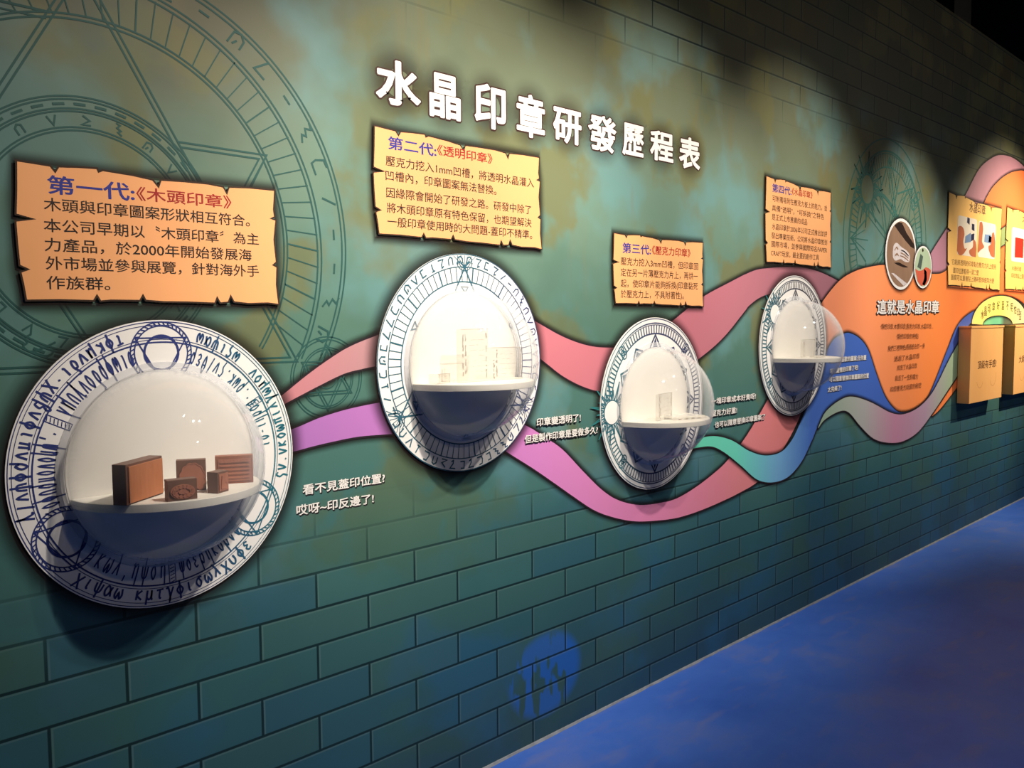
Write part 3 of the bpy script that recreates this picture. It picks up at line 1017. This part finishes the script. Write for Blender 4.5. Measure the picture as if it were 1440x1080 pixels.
parchment('parchment_sign', q4((861, 327.5), (986.5, 338), (986.5, 431.5), (862, 428)), 'parchment sign directly above the third case', M['parch'], GP, [
    ('第三代:', 873.3, 348.3, 912.8, 352, .042, 'blue_ink', .018, 'heading'), ('《壓克力印章》', 914.4, 352.2, 968.5, 355.6, .037, 'red_ink', .012, 'heading_name'),
    ('壓克力挖入3mm凹槽，但印章固', 870.6, 367.8, 979.4, 374.4, .033, BI, .004, BO), ('定在另一片薄壓克力片上，再烘一', 870.6, 383.3, 979, 388.3, .033, BI, .004, BO),
    ('起，使印章片能夠拆換(印章黏死', 870.6, 399, 979, 402, .033, BI, .004, BO), ('於壓克力上，不具附著性)。', 870.6, 413.3, 959.4, 415.6, .033, BI, .004, BO)])
parchment('parchment_sign', q4((1075.5, 247.5), (1166.5, 267), (1166.5, 377), (1075, 370)), 'tall narrow parchment sign above the fourth case', M['parch'], GP, [
    ('第四代:', 1084, 264.6, 1110.6, 269, .042, 'blue_ink', .018, 'heading'), ('《水晶印章》', 1111.5, 269.2, 1140.4, 275, .037, 'red_ink', .010, 'heading_name'),
    ('可附著吸附在壓克力板上的能力，並', 1084, 279.5, 1161, 293, .032, BI, .003, BO), ('具備“透明”，“可拆換”之特色', 1083.3, 292, 1156.6, 305.5, .032, BI, .003, BO), ('是正式上市推廣的成品', 1083.3, 305, 1133, 312.6, .032, BI, .003, BO),
    ('水晶印章於2006年公司正式推出並評', 1083.3, 319, 1161, 329, .032, BI, .003, BO), ('發出專業技術，公司將水晶印章推到', 1082.7, 331.4, 1161, 341, .032, BI, .003, BO), ('國際市場，並參與國際知名PAPER', 1082.7, 343.7, 1161, 351.5, .032, BI, .003, BO),
    ('CRAFT玩家，最主要的創作工具', 1082, 356, 1149.5, 362, .032, BI, .003, BO)])
G2 = 'yellow parchments with photographs'
T5 = [('水晶印章', 1361.7, 292, 1384, 295, .075, 'brown_ink', .012, 'heading'), ('它能將透明的印章黏在壓克力片上使用', 1336.7, 369, 1398.7, 374.6, .042, 'brown_ink', 0, BO),
      ('蓋印位置看得一清二楚', 1338.5, 381, 1374.6, 383, .042, 'brown_ink', 0, BO), ('圖案可以重複貼上隨時替換使用方便', 1335.7, 390, 1396, 395, .042, 'brown_ink', 0, BO)]
P5, Y5 = parchment('photo_parchment', q4((1333, 270), (1407.5, 289.5), (1404, 409), (1331, 402.5)), 'yellow parchment with two hand photographs above the wall boxes', M['parch2'], G2, T5)
lx, rx_ = at(1415, 293).x, at(1415, 293).x + 1.13
P6, Y6 = parchment('photo_parchment', [(lx, 2.375), (rx_, 2.39), (rx_, 1.735), (at(1411.5, 408).x, at(1411.5, 408).z)], 'yellow parchment cut off by the right edge with a red stamp photograph', M['parch2'], G2,
                   [('木頭印章', 1436.5, 310, 1459, 312, .075, 'brown_ink', .012, 'heading'), ('木頭印章', 1421, 377.4, 1434.5, 378.6, .042, 'brown_ink', 0, BO), ('印在物品上需要印泥', 1420.5, 387.6, 1446, 389.5, .042, 'brown_ink', 0, BO)])


def quad_photo(name, parent, px, y, m, rounded=.03):
    tl, tr, br, bl = [Vector(xz(*p)) for p in px]
    x0, x1, z0, z1 = (tl.x + bl.x) / 2, (tr.x + br.x) / 2, (bl.y + br.y) / 2, (tl.y + tr.y) / 2
    pts = []
    for cx, cz, a in ((x0 + rounded, z0 + rounded, 180), (x1 - rounded, z0 + rounded, 270), (x1 - rounded, z1 - rounded, 0), (x0 + rounded, z1 - rounded, 90)):
        pts += [pol((cx, cz), rounded, a + 22.5 * k) for k in range(5)]
    A = Art(); A.poly(pts, y)
    o = A.build(name, m, parent)
    return o, (x0, x1, z0, z1)


photo_white = paint('photo_white', (.85, .80, .72), .4)
skin = paint('photo_skin_tone', srgb(190, 110, 75), .4, .2)
pblue = paint('photo_pale_blue', srgb(120, 150, 195), .4, .2)
pnavy = paint('photo_navy', srgb(30, 35, 75), .4, .2)
pred = paint('photo_red', srgb(175, 50, 35), .4, .3, 40)
pgreen = paint('photo_dark_green', srgb(30, 85, 60), .4, .2)


def pic(o, parent_name, shapes, box, y):
    """shapes printed inside a photograph, coordinates 0..1 of its box"""
    x0, x1, z0, z1 = box
    by = {}
    for nm, m, pts in shapes:
        by.setdefault((nm, m.name), (m, []))[1].append([(x0 + u * (x1 - x0), z0 + v * (z1 - z0)) for u, v in pts])
    for (nm, _), (m, ps) in by.items():
        A = Art()
        for k, p in enumerate(ps): A.poly(p, y - .0001 * k)
        A.build(nm, m, o)


o, bx = quad_photo('photograph', P5, ((1344.5, 302), (1372, 309), (1371.5, 361), (1344.5, 359)), Y5, photo_white)
pic(o, 'p', [('hand_print', skin, crom([(.02, .70), (.12, .74), (.28, .70), (.35, .55), (.30, .35), (.38, .18), (.50, .20), (.30, .02), (.10, .0), (.0, .1)], 3)),
             ('hand_print', skin, crom([(.98, .0), (.70, .02), (.62, .15), (.80, .25), (.82, .45), (.95, .40), (1, .2)], 3)),
             ('stamp_print', pblue, [(.38, .32), (.70, .38), (.68, .62), (.40, .50)]), ('stamp_print', pnavy, [(.70, .40), (.86, .45), (.86, .62), (.70, .58)]), ('stamp_print', pnavy, [(.46, .86), (.60, .82), (.60, .98), (.48, 1.0)]), ('stamp_print', pnavy, [(.72, .70), (.86, .68), (.85, .86), (.72, .86)])], bx, Y5 - .0003)
o, bx = quad_photo('photograph', P5, ((1374, 310), (1398.5, 316), (1398, 365), (1373.5, 361)), Y5, photo_white)
pic(o, 'p', [('hand_print', skin, crom([(.05, .95), (.18, .98), (.26, .80), (.22, .45), (.35, .30), (.15, .20), (.0, .12), (.02, .5)], 3)), ('hand_print', skin, crom([(.98, .05), (.75, .08), (.58, .32), (.72, .42), (.78, .72), (.90, .74), (.98, .5)], 3)),
             ('stamp_print', pblue, [(.34, .44), (.74, .42), (.72, .68), (.36, .66)]), ('stamp_print', pnavy, [(.58, .46), (.76, .46), (.76, .62), (.6, .64)])], bx, Y5 - .0003)
o, bx = quad_photo('photograph', P6, ((1421, 318), (1456, 328), (1456, 371), (1420.5, 368.5)), Y6, photo_white)
pic(o, 'p', [('stamp_print', pred, [(.13, .12), (.46, .14), (.46, .72), (.13, .72)]), ('plant_print', pgreen, [(.52, .4), (.6, .3), (.9, .4), (.95, .85), (.7, .95), (.54, .7)])], bx, Y6 - .0003)

# ------------------------------------------------------------------ oval photographs
brownp = wood('photo_brown_board', srgb(120, 92, 72), srgb(160, 128, 104), 14, .4)
darkp = paint('photo_dark_brown', srgb(45, 32, 26), .4, .3)
grayp = paint('photo_silver', srgb(205, 195, 195), .35, .25, 30)
mintp = paint('photo_mint', srgb(172, 190, 160), .4, .1)


def oval(label, pxc, l, r, tpx, bpx, base, shapes, y=-.0062):
    c = Vector(xz(*pxc))
    rx, rz = (at(r, pxc[1]).x - at(l, pxc[1]).x) / 2, (at(pxc[0], tpx).z - at(pxc[0], bpx).z) / 2
    cx, cz = (at(r, pxc[1]).x + at(l, pxc[1]).x) / 2, (at(pxc[0], tpx).z + at(pxc[0], bpx).z) / 2
    t = empty('oval_photograph', (cx, 0, cz))
    tag(t, label, 'photograph', 'oval photographs on the orange swell')
    el = lambda k: [(cx + k * rx * math.cos(2 * math.pi * i / 48), cz + k * rz * math.sin(2 * math.pi * i / 48)) for i in range(48)]
    A = Art(); A.solid(el(1), y + .001, y); A.build('white_border', M['white'], t)
    A = Art(); A.poly(el(.92), y - .0004); o = A.build('photo_print', base, t)
    pic(o, '', [(n, m, [(max(-.9, min(.9, u)), v) for u, v in p]) for n, m, p in shapes], (cx, cx + rx, cz, cz + rz), y - .0007)
    bmh = bmesh.new(); halo_path(bmh, el(1), .03, y + .0012); link('printed_shadow', bmh, M['halo'], t)


def inell(pts, k=.91):
    out = []
    for u, v in pts:
        h = math.hypot(u, v)
        out.append((u * k / h, v * k / h) if h > k else (u, v))
    return out


oval('larger oval photograph of a clear stamp on a brown board', (1264.8, 357), 1243.5, 1287, 307, 407.5, brownp, [
    ('shadow_print', darkp, inell([(-.25, 1), (0, .88), (.3, .62), (.62, .45), (.92, .35), (.9, .20), (.6, .25), (.2, .42), (-.2, .62), (-.5, .78)])),
    ('stamp_print', grayp, crom([(-.55, .02), (-.50, .22), (-.30, .30), (.0, .20), (.35, .12), (.55, .0), (.52, -.18), (.25, -.20), (-.05, -.14), (-.35, -.20), (-.52, -.12), (-.55, .02)], 4)[:-1]),
    *[('stamp_lines', brownp, crom([(-.02 - .03 * k, .13 - .08 * k), (.20, .10 - .08 * k), (.46, .0 - .07 * k), (.44, -.03 - .07 * k), (.20, .06 - .08 * k), (-.02 - .03 * k, .10 - .08 * k)], 3)) for k in range(3)],
    ('stamp_lines', brownp, crom([(-.44, .10), (-.32, .20), (-.20, .14), (-.26, .11), (-.34, .15), (-.42, .06)], 3)), ('stamp_lines', brownp, crom([(-.40, -.02), (-.26, .02), (-.16, -.06), (-.28, -.04), (-.40, -.08)], 3)),
    ('stamp_shadow', darkp, crom([(-.45, -.26), (-.15, -.24), (.1, -.28), (.45, -.34), (.2, -.36), (-.1, -.33), (-.3, -.30)], 3)),
    ('edge_print', grayp, inell([(-.62, -.55), (-.45, -.55), (.42, -.83), (.36, -.92), (.2, -.90)]))])
oval('smaller oval photograph overlapping the right of the larger one', (1296, 375), 1283.5, 1308.5, 346, 405.5, mintp, [
    ('hand_print', paint('photo_salmon', srgb(205, 95, 70), .4, .15), inell([(-.9, -.1), (-.5, -.2), (-.1, -.15), (.3, .02), (.6, -.02), (.9, -.1), (.75, -.55), (.4, -.85), (-.2, -.92), (-.6, -.7)])),
    ('stamp_print', paint('photo_grey_green', srgb(80, 95, 85), .4, .4, 60), [(-.65, -.02), (-.25, -.12), (-.05, .50), (-.35, .62)]),
    ('shade_print', darkp, inell([(.1, -.05), (.4, -.2), (.45, -.6), (.2, -.88), (-.05, -.8), (.15, -.5)])), ('hole_print', darkp, [pol((-.1, .8), .09, 45 * k) for k in range(8)])], y=-.0085)

# ------------------------------------------------------------------ display cases
R = .351
RD = .668 * R
SHELF_DZ = -.055
rimink = lambda n, x, l, r: xramp(n, [(x - .36, l), (x - .22, l), (x - .05, r), (x + .36, r)])
navy = lambda n, x, l, r: xramp(n, [(x - .36, l), (x + .05, l), (x + .30, r), (x + .36, r)])


def hemi(bm, c, r, y0, flip=False, nu=72, nv=20):
    rows = []
    for j in range(nv):
        a = math.pi / 2 * j / nv
        rows.append([bm.verts.new((c[0] + r * math.cos(a) * math.cos(2 * math.pi * i / nu), y0 - r * math.sin(a), c[1] + r * math.cos(a) * math.sin(2 * math.pi * i / nu))) for i in range(nu)])
    top = bm.verts.new((c[0], y0 - r, c[1]))
    fs = []
    for a, b in zip(rows, rows[1:]):
        for i in range(nu):
            j = (i + 1) % nu
            fs.append(bm.faces.new((a[i], a[j], b[j], b[i])))
    for i in range(nu): fs.append(bm.faces.new((rows[-1][i], rows[-1][(i + 1) % nu], top)))
    return rows[0]


def display_case(c, label, art):
    t = empty('display_case', (c[0], 0, c[1]))
    tag(t, label, 'display case', 'domed display cases along the wall')
    YB = -.006
    circ = lambda r, n=128: [(c[0] + r * math.cos(2 * math.pi * i / n), c[1] + r * math.sin(2 * math.pi * i / n)) for i in range(n)]
    A = Art(); A.solid(circ(R), -.0046, YB - .002)
    disc = A.build('backing_disc', M['white'], t)
    halo_ring('printed_shadow', c, R * .99, R + .045, -.0044, t)  # dark drop shadow around the disc, put in as printed colour
    art(c, YB - .0026, disc)
    A = Art(); A.poly(circ(RD - .004), YB - .0034)
    A.build('back_panel', M['panel'], t)
    # flange ring
    bm = bmesh.new()
    prof = [(RD + .016, YB - .0030), (RD + .016, YB - .0060), (RD + .003, YB - .0066), (RD + .001, YB - .012)]
    rows = [[bm.verts.new((c[0] + r * math.cos(2 * math.pi * i / 96), y, c[1] + r * math.sin(2 * math.pi * i / 96))) for i in range(96)] for r, y in prof]
    for a, b in zip(rows, rows[1:]):
        for i in range(96): bm.faces.new((a[i], a[(i + 1) % 96], b[(i + 1) % 96], b[i]))
    link('dome_flange', bm, M['flange'], t, True)
    bm = bmesh.new()
    ra = hemi(bm, c, RD, YB - .005)
    rb = hemi(bm, c, RD - .0035, YB - .005)
    for i in range(72): bm.faces.new((ra[i], rb[i], rb[(i + 1) % 72], ra[(i + 1) % 72]))
    link('dome', bm, M['dome'], t, True)
    # half-round shelf
    zt = c[1] + SHELF_DZ
    rs = .221
    bm = bmesh.new()
    n = 48
    lo, hi = [], []
    ring = [(c[0] + rs * math.cos(math.pi + math.pi * i / n), YB - .004 - (rs - .004) * math.sin(math.pi * i / n)) for i in range(n + 1)]
    f = [bm.verts.new((x, y, zt)) for x, y in ring]
    g = [bm.verts.new((x, y, zt - .020)) for x, y in ring]
    bm.faces.new(f); bm.faces.new(g[::-1])
    for i in range(n + 1):
        j = (i + 1) % (n + 1)
        bm.faces.new((f[i], g[i], g[j], f[j]))
    bmesh.ops.recalc_face_normals(bm, faces=bm.faces[:])
    bmesh.ops.bevel(bm, geom=[e for e in bm.edges if abs(e.verts[0].co.z - e.verts[1].co.z) < 1e-6], offset=.0012, segments=1, affect='EDGES')
    link('shelf', bm, M['shelf'], t)
    return t


GREEK = 'αβγδεζηθικλμνξοπρστυφχψω'


def art_greek(c, y, disc):
    A = Art()
    for r, wd in ((.988, .0020), (.965, .0016), (.868, .0016), (.848, .0036)): A.ring(c, R * r, wd, y, 128)
    for a0, a1, tx in ((346, 434, 'ςν.νκοωπιλγωμον ξωςιψαω'), (106, 197, 'τφκμνδι·χψβνφιπνρφψν/γ'), (227, 313, 'χιψαω κμτγφισωλχυφε')):
        text_ring(A, tx, c, R * .912, R * .110, a0, a1, y, .82, .0046)
    text_ring(A, 'κωλ,ηψση', c, R * .755, R * .165, 230, 269, y, .74, .0034)
    text_ring(A, 'ψσερηκυρνο', c, R * .755, R * .145, 275, 314, y, .74, .0034)
    text_ring(A, 'ισ-τηροδ·.ρωκ.ςν/θερ', c, R * .765, R * .135, 3, 75, y, .74, .0034)
    text_ring(A, 'οιωφρδονγυμλ', c, R * .765, R * .165, 104, 149, y, .74, .0034)
    text_ring(A, '·,ψηονοπρυφο.', c, R * .765, R * .165, 157, 198, y, .74, .0034)
    for a in (90, 212, 328):
        s = pol(c, R * .775, a)
        A.ring(s, R * .212, .0032, y, 56); A.ring(s, R * .185, .0032, y, 56)
        for i in range(40): A.stroke([pol(s, R * .187, 9 * i), pol(s, R * .21, 9 * i + 5)], .0030, y)
        A.ring(s, R * .118, .0056, y, 44)
        A.stroke([pol(s, R * .205, a + 120 * k + 60 + (0 if a == 90 else 8)) for k in range(3)], .0034, y, True)
    for a in (29, 153, 271.5):
        u = Vector(pol((0, 0), 1, a)); v = Vector((-u.y, u.x)) * R * .022
        p, q = Vector(pol(c, R * .68, a)), Vector(pol(c, R * .852, a))
        A.stroke([tuple(p + v), tuple(q + v), tuple(q - v), tuple(p - v)], .0022, y, True)
        for k in range(7): A.stroke([tuple(p.lerp(q, (k + .3) / 7) + v * .7), tuple(p.lerp(q, (k + .7) / 7) - v * .7)], .0022, y)
    A.build('ring_artwork', navy('navy_to_teal_ink', c[0], (.022, .035, .17), (.02, .15, .20)), disc)


def art_runic(c, y, disc):
    A = Art()
    A.ring(c, R * .995, .003, y, 128)
    A.ring(c, R * .880, .0032, y, 128); A.ring(c, R * .745, .0040, y, 128)
    runes_ring(A, c, R * .937, R * .085, 52, 90, -270, y, .0044, 21)
    for i in range(78):
        a = 360 / 78 * i
        A.stroke([pol(c, R * .745, a), pol(c, R * .88, a)], .0050 if i % 6 == 0 else .0028, y)
    for a in (90, 210, 330):
        s = pol(c, R * .945, a)
        A.stroke([pol(c, R * .67, a - 10), pol(c, R * .875, a), pol(c, R * .67, a + 10)], .0055, y)
        for k in range(-3, 4): A.stroke([pol(c, R * .875, a), pol(c, R * .985, a + k * 2.6)], .0022, y)
        for rr in (.05, .075, .10): A.ring(s, R * rr, .003, y, 24, a + 105, a + 255)
    for i in range(6):
        a = 30 + 60 * i
        A.stroke([pol(c, R * .70, a - 3.5), pol(c, R * .70, a + 3.5), pol(c, R * .65, a), pol(c, R * .70, a - 3.5)], .005, y)
    A.build('ring_artwork', navy('slate_to_navy_ink', c[0], (.030, .115, .165), (.05, .06, .17)), disc)


def rim_wheel(c, y, disc, sun_deg, sun_r, small, ink):
    A = Art()
    A.ring(c, R * .985, .0035, y, 128)
    for r, wd in ((.935, .0050), (.915, .0030), (.815, .0060)): A.ring(c, R * r, wd, y, 128)
    for i in range(110): A.stroke([pol(c, R * .815, 360 / 110 * i), pol(c, R * .915, 360 / 110 * i)], .0058, y)
    for i in range(12):
        a = 30 * i
        k = .80 if i % 3 == 0 else .74
        A.stroke([pol(c, R * .66, a - 9), pol(c, R * k, a), pol(c, R * .66, a + 9)], .0080, y)
        A.poly([pol(c, R * .66, a - 4), pol(c, R * (k - .03), a), pol(c, R * .66, a + 4)], y)
    for a in small:
        for rr, dr in ((.90, .042), (.82, .042), (.86, .028)):
            A.ring(pol(c, R * rr, a), R * dr, .0050, y, 24)
    s = pol(c, R * sun_r, sun_deg)
    A.ring(s, R * .135, .005, y, 40)
    W = Art(); W.disc(s, R * .128, y - .0003)
    O = Art(); W.build('sun_face', M['white'], disc)
    for i in range(22):
        a = 360 / 22 * i
        L = R * (.36 if i % 2 == 0 else .25)
        tip = Vector(pol(s, L, a + 3))
        p, q = Vector(pol(s, R * .145, a - 6)), Vector(pol(s, R * .145, a + 6))
        cc = Vector(c)
        k = 1.
        if (tip - cc).length > R * .99:
            m_ = (p + q) / 2
            while k > .1 and (m_.lerp(tip, k) - cc).length > R * .99: k -= .02
            for u in (p, q):
                O.stroke([tuple(u.lerp(tip, min(1, k + .06))), tuple(tip)], .0040, -.0056)
        A.stroke([tuple(p), tuple(p.lerp(tip, k))], .0055, y)
        A.stroke([tuple(q), tuple(q.lerp(tip, k))], .0055, y)
    A.build('ring_artwork', ink, disc)
    if len(O.bm.verts): O.build('sun_rays', M['teal_ray'], disc)


C1, C2, C3, C4 = (.8845, 1.1796), (1.8722, 1.3879), (2.9066, 1.1829), (4.0912, 1.3896)
display_case(C1, 'leftmost and nearest domed case, Greek lettered white disc, holding wooden stamps', art_greek)
display_case(C2, 'second domed case, rune ringed white disc, brightly lit below the wide parchment', art_runic)
display_case(C3, 'third domed case, striped white rim with a sun at its left edge', lambda c, y, d: rim_wheel(c, y, d, 183, .80, (45, 135, 225, 315), rimink('teal_to_navy_ink', c[0], (.03, .13, .17), (.04, .05, .12))))
display_case(C4, 'fourth and farthest domed case, beside the blue hump, sun at upper left', lambda c, y, d: rim_wheel(c, y, d, 142, .74, (215, 45, 310), rimink('teal_to_grey_ink', c[0], (.025, .11, .15), (.06, .06, .09))))

# ------------------------------------------------------------------ wooden stamps in the first case
ZS = C1[1] + SHELF_DZ


def oriented(parent_loc, ang):
    """local frame: x along the front face, y into the block, z up"""
    return Matrix.Translation(parent_loc) @ Matrix.Rotation(ang, 4, 'Z')


def stamp(label, p, q, depth, h, relief, m='wood2', facem='relief'):
    p, q = Vector((*p, ZS)), Vector((*q, ZS))
    d = q - p
    L = d.length
    ang = math.atan2(d.y, d.x)
    t = empty('wooden_stamp', p)
    t.rotation_euler = (0, 0, ang)
    tag(t, label, 'stamp', 'wooden stamps in the first case')

    def part(name, bm, mat):
        me = bpy.data.meshes.new(name); bm.to_mesh(me); bm.free()
        o = bpy.data.objects.new(name, me); COL.objects.link(o); me.materials.append(mat); o.parent = t
        return o
    bm = bmesh.new(); box_bm(bm, 0, L, 0, depth, 0, h, .0012)
    part('block', bm, M[m])
    A = Art()
    relief(A, L, h)
    part('carved_face', A.bm, M[facem])
    return t


def rel_sheet(A, L, h):
    box_bm(A.bm, L * .045, L * .97, -.004, -.0002, h * .04, h * .94, .0008)


def rel_scallop(A, L, h):
    c = (L * .55, h * .42)
    pts = []
    for i in range(60):
        a = -60 + 240 * i / 59
        r = .40 + .035 * abs(math.sin(math.radians(a * 6)))
        pts.append((c[0] + L * r * math.cos(math.radians(a)), c[1] + h * r * 1.12 * math.sin(math.radians(a))))
    A.solid([(x, max(.003, z)) for x, z in pts], -.0002, -.0025)
    A.stroke(pts, .0022, -.0032)


def rel_frame(A, L, h):
    box_bm(A.bm, L * .08, L * .95, -.002, -.0002, h * .10, h * .88)
    for k in range(5):
        z = h * (.20 + .14 * k)
        A.solid([(L * .13, z), (L * .9, z), (L * .9, z + h * .05), (L * .13, z + h * .05)], -.002, -.004)
    for k in range(9):
        A.solid([(L * (.14 + .085 * k), h * .80), (L * (.20 + .085 * k), h * .80), (L * (.17 + .085 * k), h * .87)], -.002, -.004)


def rel_oval(A, L, h):
    c = (L * .5, h * .42)
    e = lambda k, z=1.: [(c[0] + L * .42 * k * math.cos(2 * math.pi * i / 40), c[1] + h * .34 * k * math.sin(2 * math.pi * i / 40)) for i in range(40)]
    A.solid(e(1), -.0002, -.0022)
    A.stroke(e(.93), .0022, -.0030, True)
    for i in range(14):
        a = 2 * math.pi * i / 14
        q = (c[0] + L * .30 * math.cos(a), c[1] + h * .22 * math.sin(a))
        A.solid([pol(q, .0042, 60 * k) for k in range(6)], -.002, -.0042)
    A.solid(e(.35), -.002, -.0045)


def rel_tri(A, L, h):
    box_bm(A.bm, L * .1, L * .9, -.0018, -.0002, h * .1, h * .9)
    A.solid([(L * .2, h * .2), (L * .8, h * .2), (L * .3, h * .8)], -.0018, -.0042)
    A.stroke([(L * .75, h * .85), (L * .45, h * .6), (L * .8, h * .45)], .004, -.003)


stamp('large flat wooden stamp with a plain red brown face at shelf left', (.726, -.175), (.839, -.097), .034, .090, rel_sheet, 'wood2', 'rubber')
stamp('square wooden stamp with a scalloped relief behind the oval one', (.871, -.098), (.930, -.128), .022, .074, rel_scallop, 'wood2', 'relief')
stamp('low wooden stamp with an oval relief at the front of the shelf', (.804, -.203), (.868, -.214), .026, .048, rel_oval, 'wood2', 'relief')
stamp('wide wooden stamp with lined relief at the right of the shelf', (.976, -.082), (1.056, -.122), .024, .070, rel_frame, 'wood1', 'relief')
stamp('smallest cube like wooden stamp in front of the lined stamp', (.926, -.196), (.962, -.178), .030, .050, rel_tri, 'wood2', 'relief')

# ------------------------------------------------------------------ acrylic blocks in the other cases


def acrylic(label, pxl, pxr, Y, zs, htop, thick, tilt=0., lines=5, turn=0.):
    a, b_ = at(pxl, 540, Y), at(pxr, 540, Y)
    L = b_.x - a.x
    t = empty('acrylic_stamp', (a.x, Y, zs + .0003))
    t.rotation_euler = (0, 0, turn)
    tag(t, label, 'stamp', 'clear acrylic stamps in the lit cases')
    h = htop
    bm = bmesh.new(); box_bm(bm, 0, L, 0, thick, 0, h, .0012)
    me = bpy.data.meshes.new('block'); bm.to_mesh(me); bm.free()
    o = bpy.data.objects.new('block', me); COL.objects.link(o); me.materials.append(M['acryl']); o.parent = t
    A = Art()
    if h > .02:
        rn = random.Random(int(L * 9999))
        for side in (.06, .15, .92):
            z = h * .06
            while z < h * .92:
                dz = h * rn.uniform(.02, .09)
                if rn.random() < .62: A.stroke([(L * side, z), (L * (side + rn.uniform(-.01, .02)), z + dz)], L * rn.uniform(.02, .06), -.0004)
                z += dz
        for k in range(lines):
            z = h * (.2 + .6 * k / max(1, lines - 1))
            u = .25
            while u < .85:
                du = rn.uniform(.03, .09)
                if rn.random() < .5: A.stroke([(L * u, z), (L * (u + du), z + h * rn.uniform(-.01, .01))], .0010, -.0004)
                u += du
        A.stroke([(0, h), (L, h)], .0016, -.0004)
    else:
        for k in range(4): A.stroke([(L * (.1 + .2 * k), h * .3), (L * (.2 + .2 * k), h * .3)], h * .3, -.0004)
    me = bpy.data.meshes.new('engraving'); A.bm.to_mesh(me); A.bm.free()
    o = bpy.data.objects.new('engraving', me); COL.objects.link(o); me.materials.append(M['etch']); o.parent = t
    return t


Z2, Z3, Z4 = C2[1] + SHELF_DZ, C3[1] + SHELF_DZ, C4[1] + SHELF_DZ
acrylic('tall clear acrylic block standing in the second case', 649, 687, -.10, Z2, .165, .022, lines=7)
acrylic('shorter clear acrylic block standing right of the tall one', 692, 731, -.095, Z2, .105, .020, turn=-.12)
acrylic('small clear acrylic slab lying left on the second shelf', 616, 639, -.09, Z2, .030, .035, turn=.25)
acrylic('clear acrylic plate standing upright in the third case', 926, 951, -.11, Z3, .105, .012, turn=.15)
acrylic('clear acrylic plate lying flat on the third shelf', 950, 983, -.15, Z3, .014, .07, turn=-.25)
acrylic('small clear acrylic plate standing in the fourth case', 1128, 1145, -.10, Z4, .088, .012)
acrylic('clear acrylic strip lying flat on the fourth shelf', 1146, 1160, -.16, Z4, .012, .03)

# ------------------------------------------------------------------ boxes on the wall at the right
boxm = wood('orange_tan_board', srgb(242, 180, 108), srgb(250, 192, 122), 6, .5)


def wall_box(x0, x1, z0, z1, d, label, txt, tx):
    t = empty('wall_box', (x0, 0, z0))
    tag(t, label, 'box', 'tan boxes fixed on the wall')
    bm = bmesh.new(); box_bm(bm, x0, x1, -d, -.006, z0, z1, .003)
    link('body', bm, boxm, t)
    bm = bmesh.new(); box_bm(bm, x0 - .004, x1 + .004, -d - .004, -.006, z1 + .0005, z1 + .016, .002)
    link('lid', bm, boxm, t)
    A = Art()
    text_line(A, txt, tx[0], tx[1], .062, -d - .0004, .012)
    A.build('lettering', M['brown_ink'], t)
    A = Art()
    for k, cx in enumerate((.3, .7)):
        A.ring((x0 + (x1 - x0) * cx, z0 + .17), .07, .003, -d - .0003, 30, 200, 340 + 40 * k)
    A.build('faint_print', paint('faint_tan_ink', srgb(205, 138, 72), .6), t)


D = .087
bl_, br_ = at(1366, 459, -D), at(1411.5, 457, -D)
zb = at(1363.5, 568, -D).z
e0, e1 = at(1375, 514, -D), at(1401, 510, -D)
wall_box(bl_.x, br_.x, zb, at(1366, 462, -D).z, D, 'tan wall box with brown lettering, left of two', '頂級有手感!', ((e0.x, (e0.z + e1.z) / 2), (e1.x, (e0.z + e1.z) / 2)))
b2 = at(1426.5, 500, -D)
w_ = br_.x - bl_.x
tz = at(1436, 505, -D)
wall_box(b2.x, b2.x + w_, zb, at(1366, 462, -D).z, D, 'tan wall box cut off by the right edge of the picture', '大師級手感!', ((b2.x + .12, tz.z), (b2.x + .54, tz.z)))
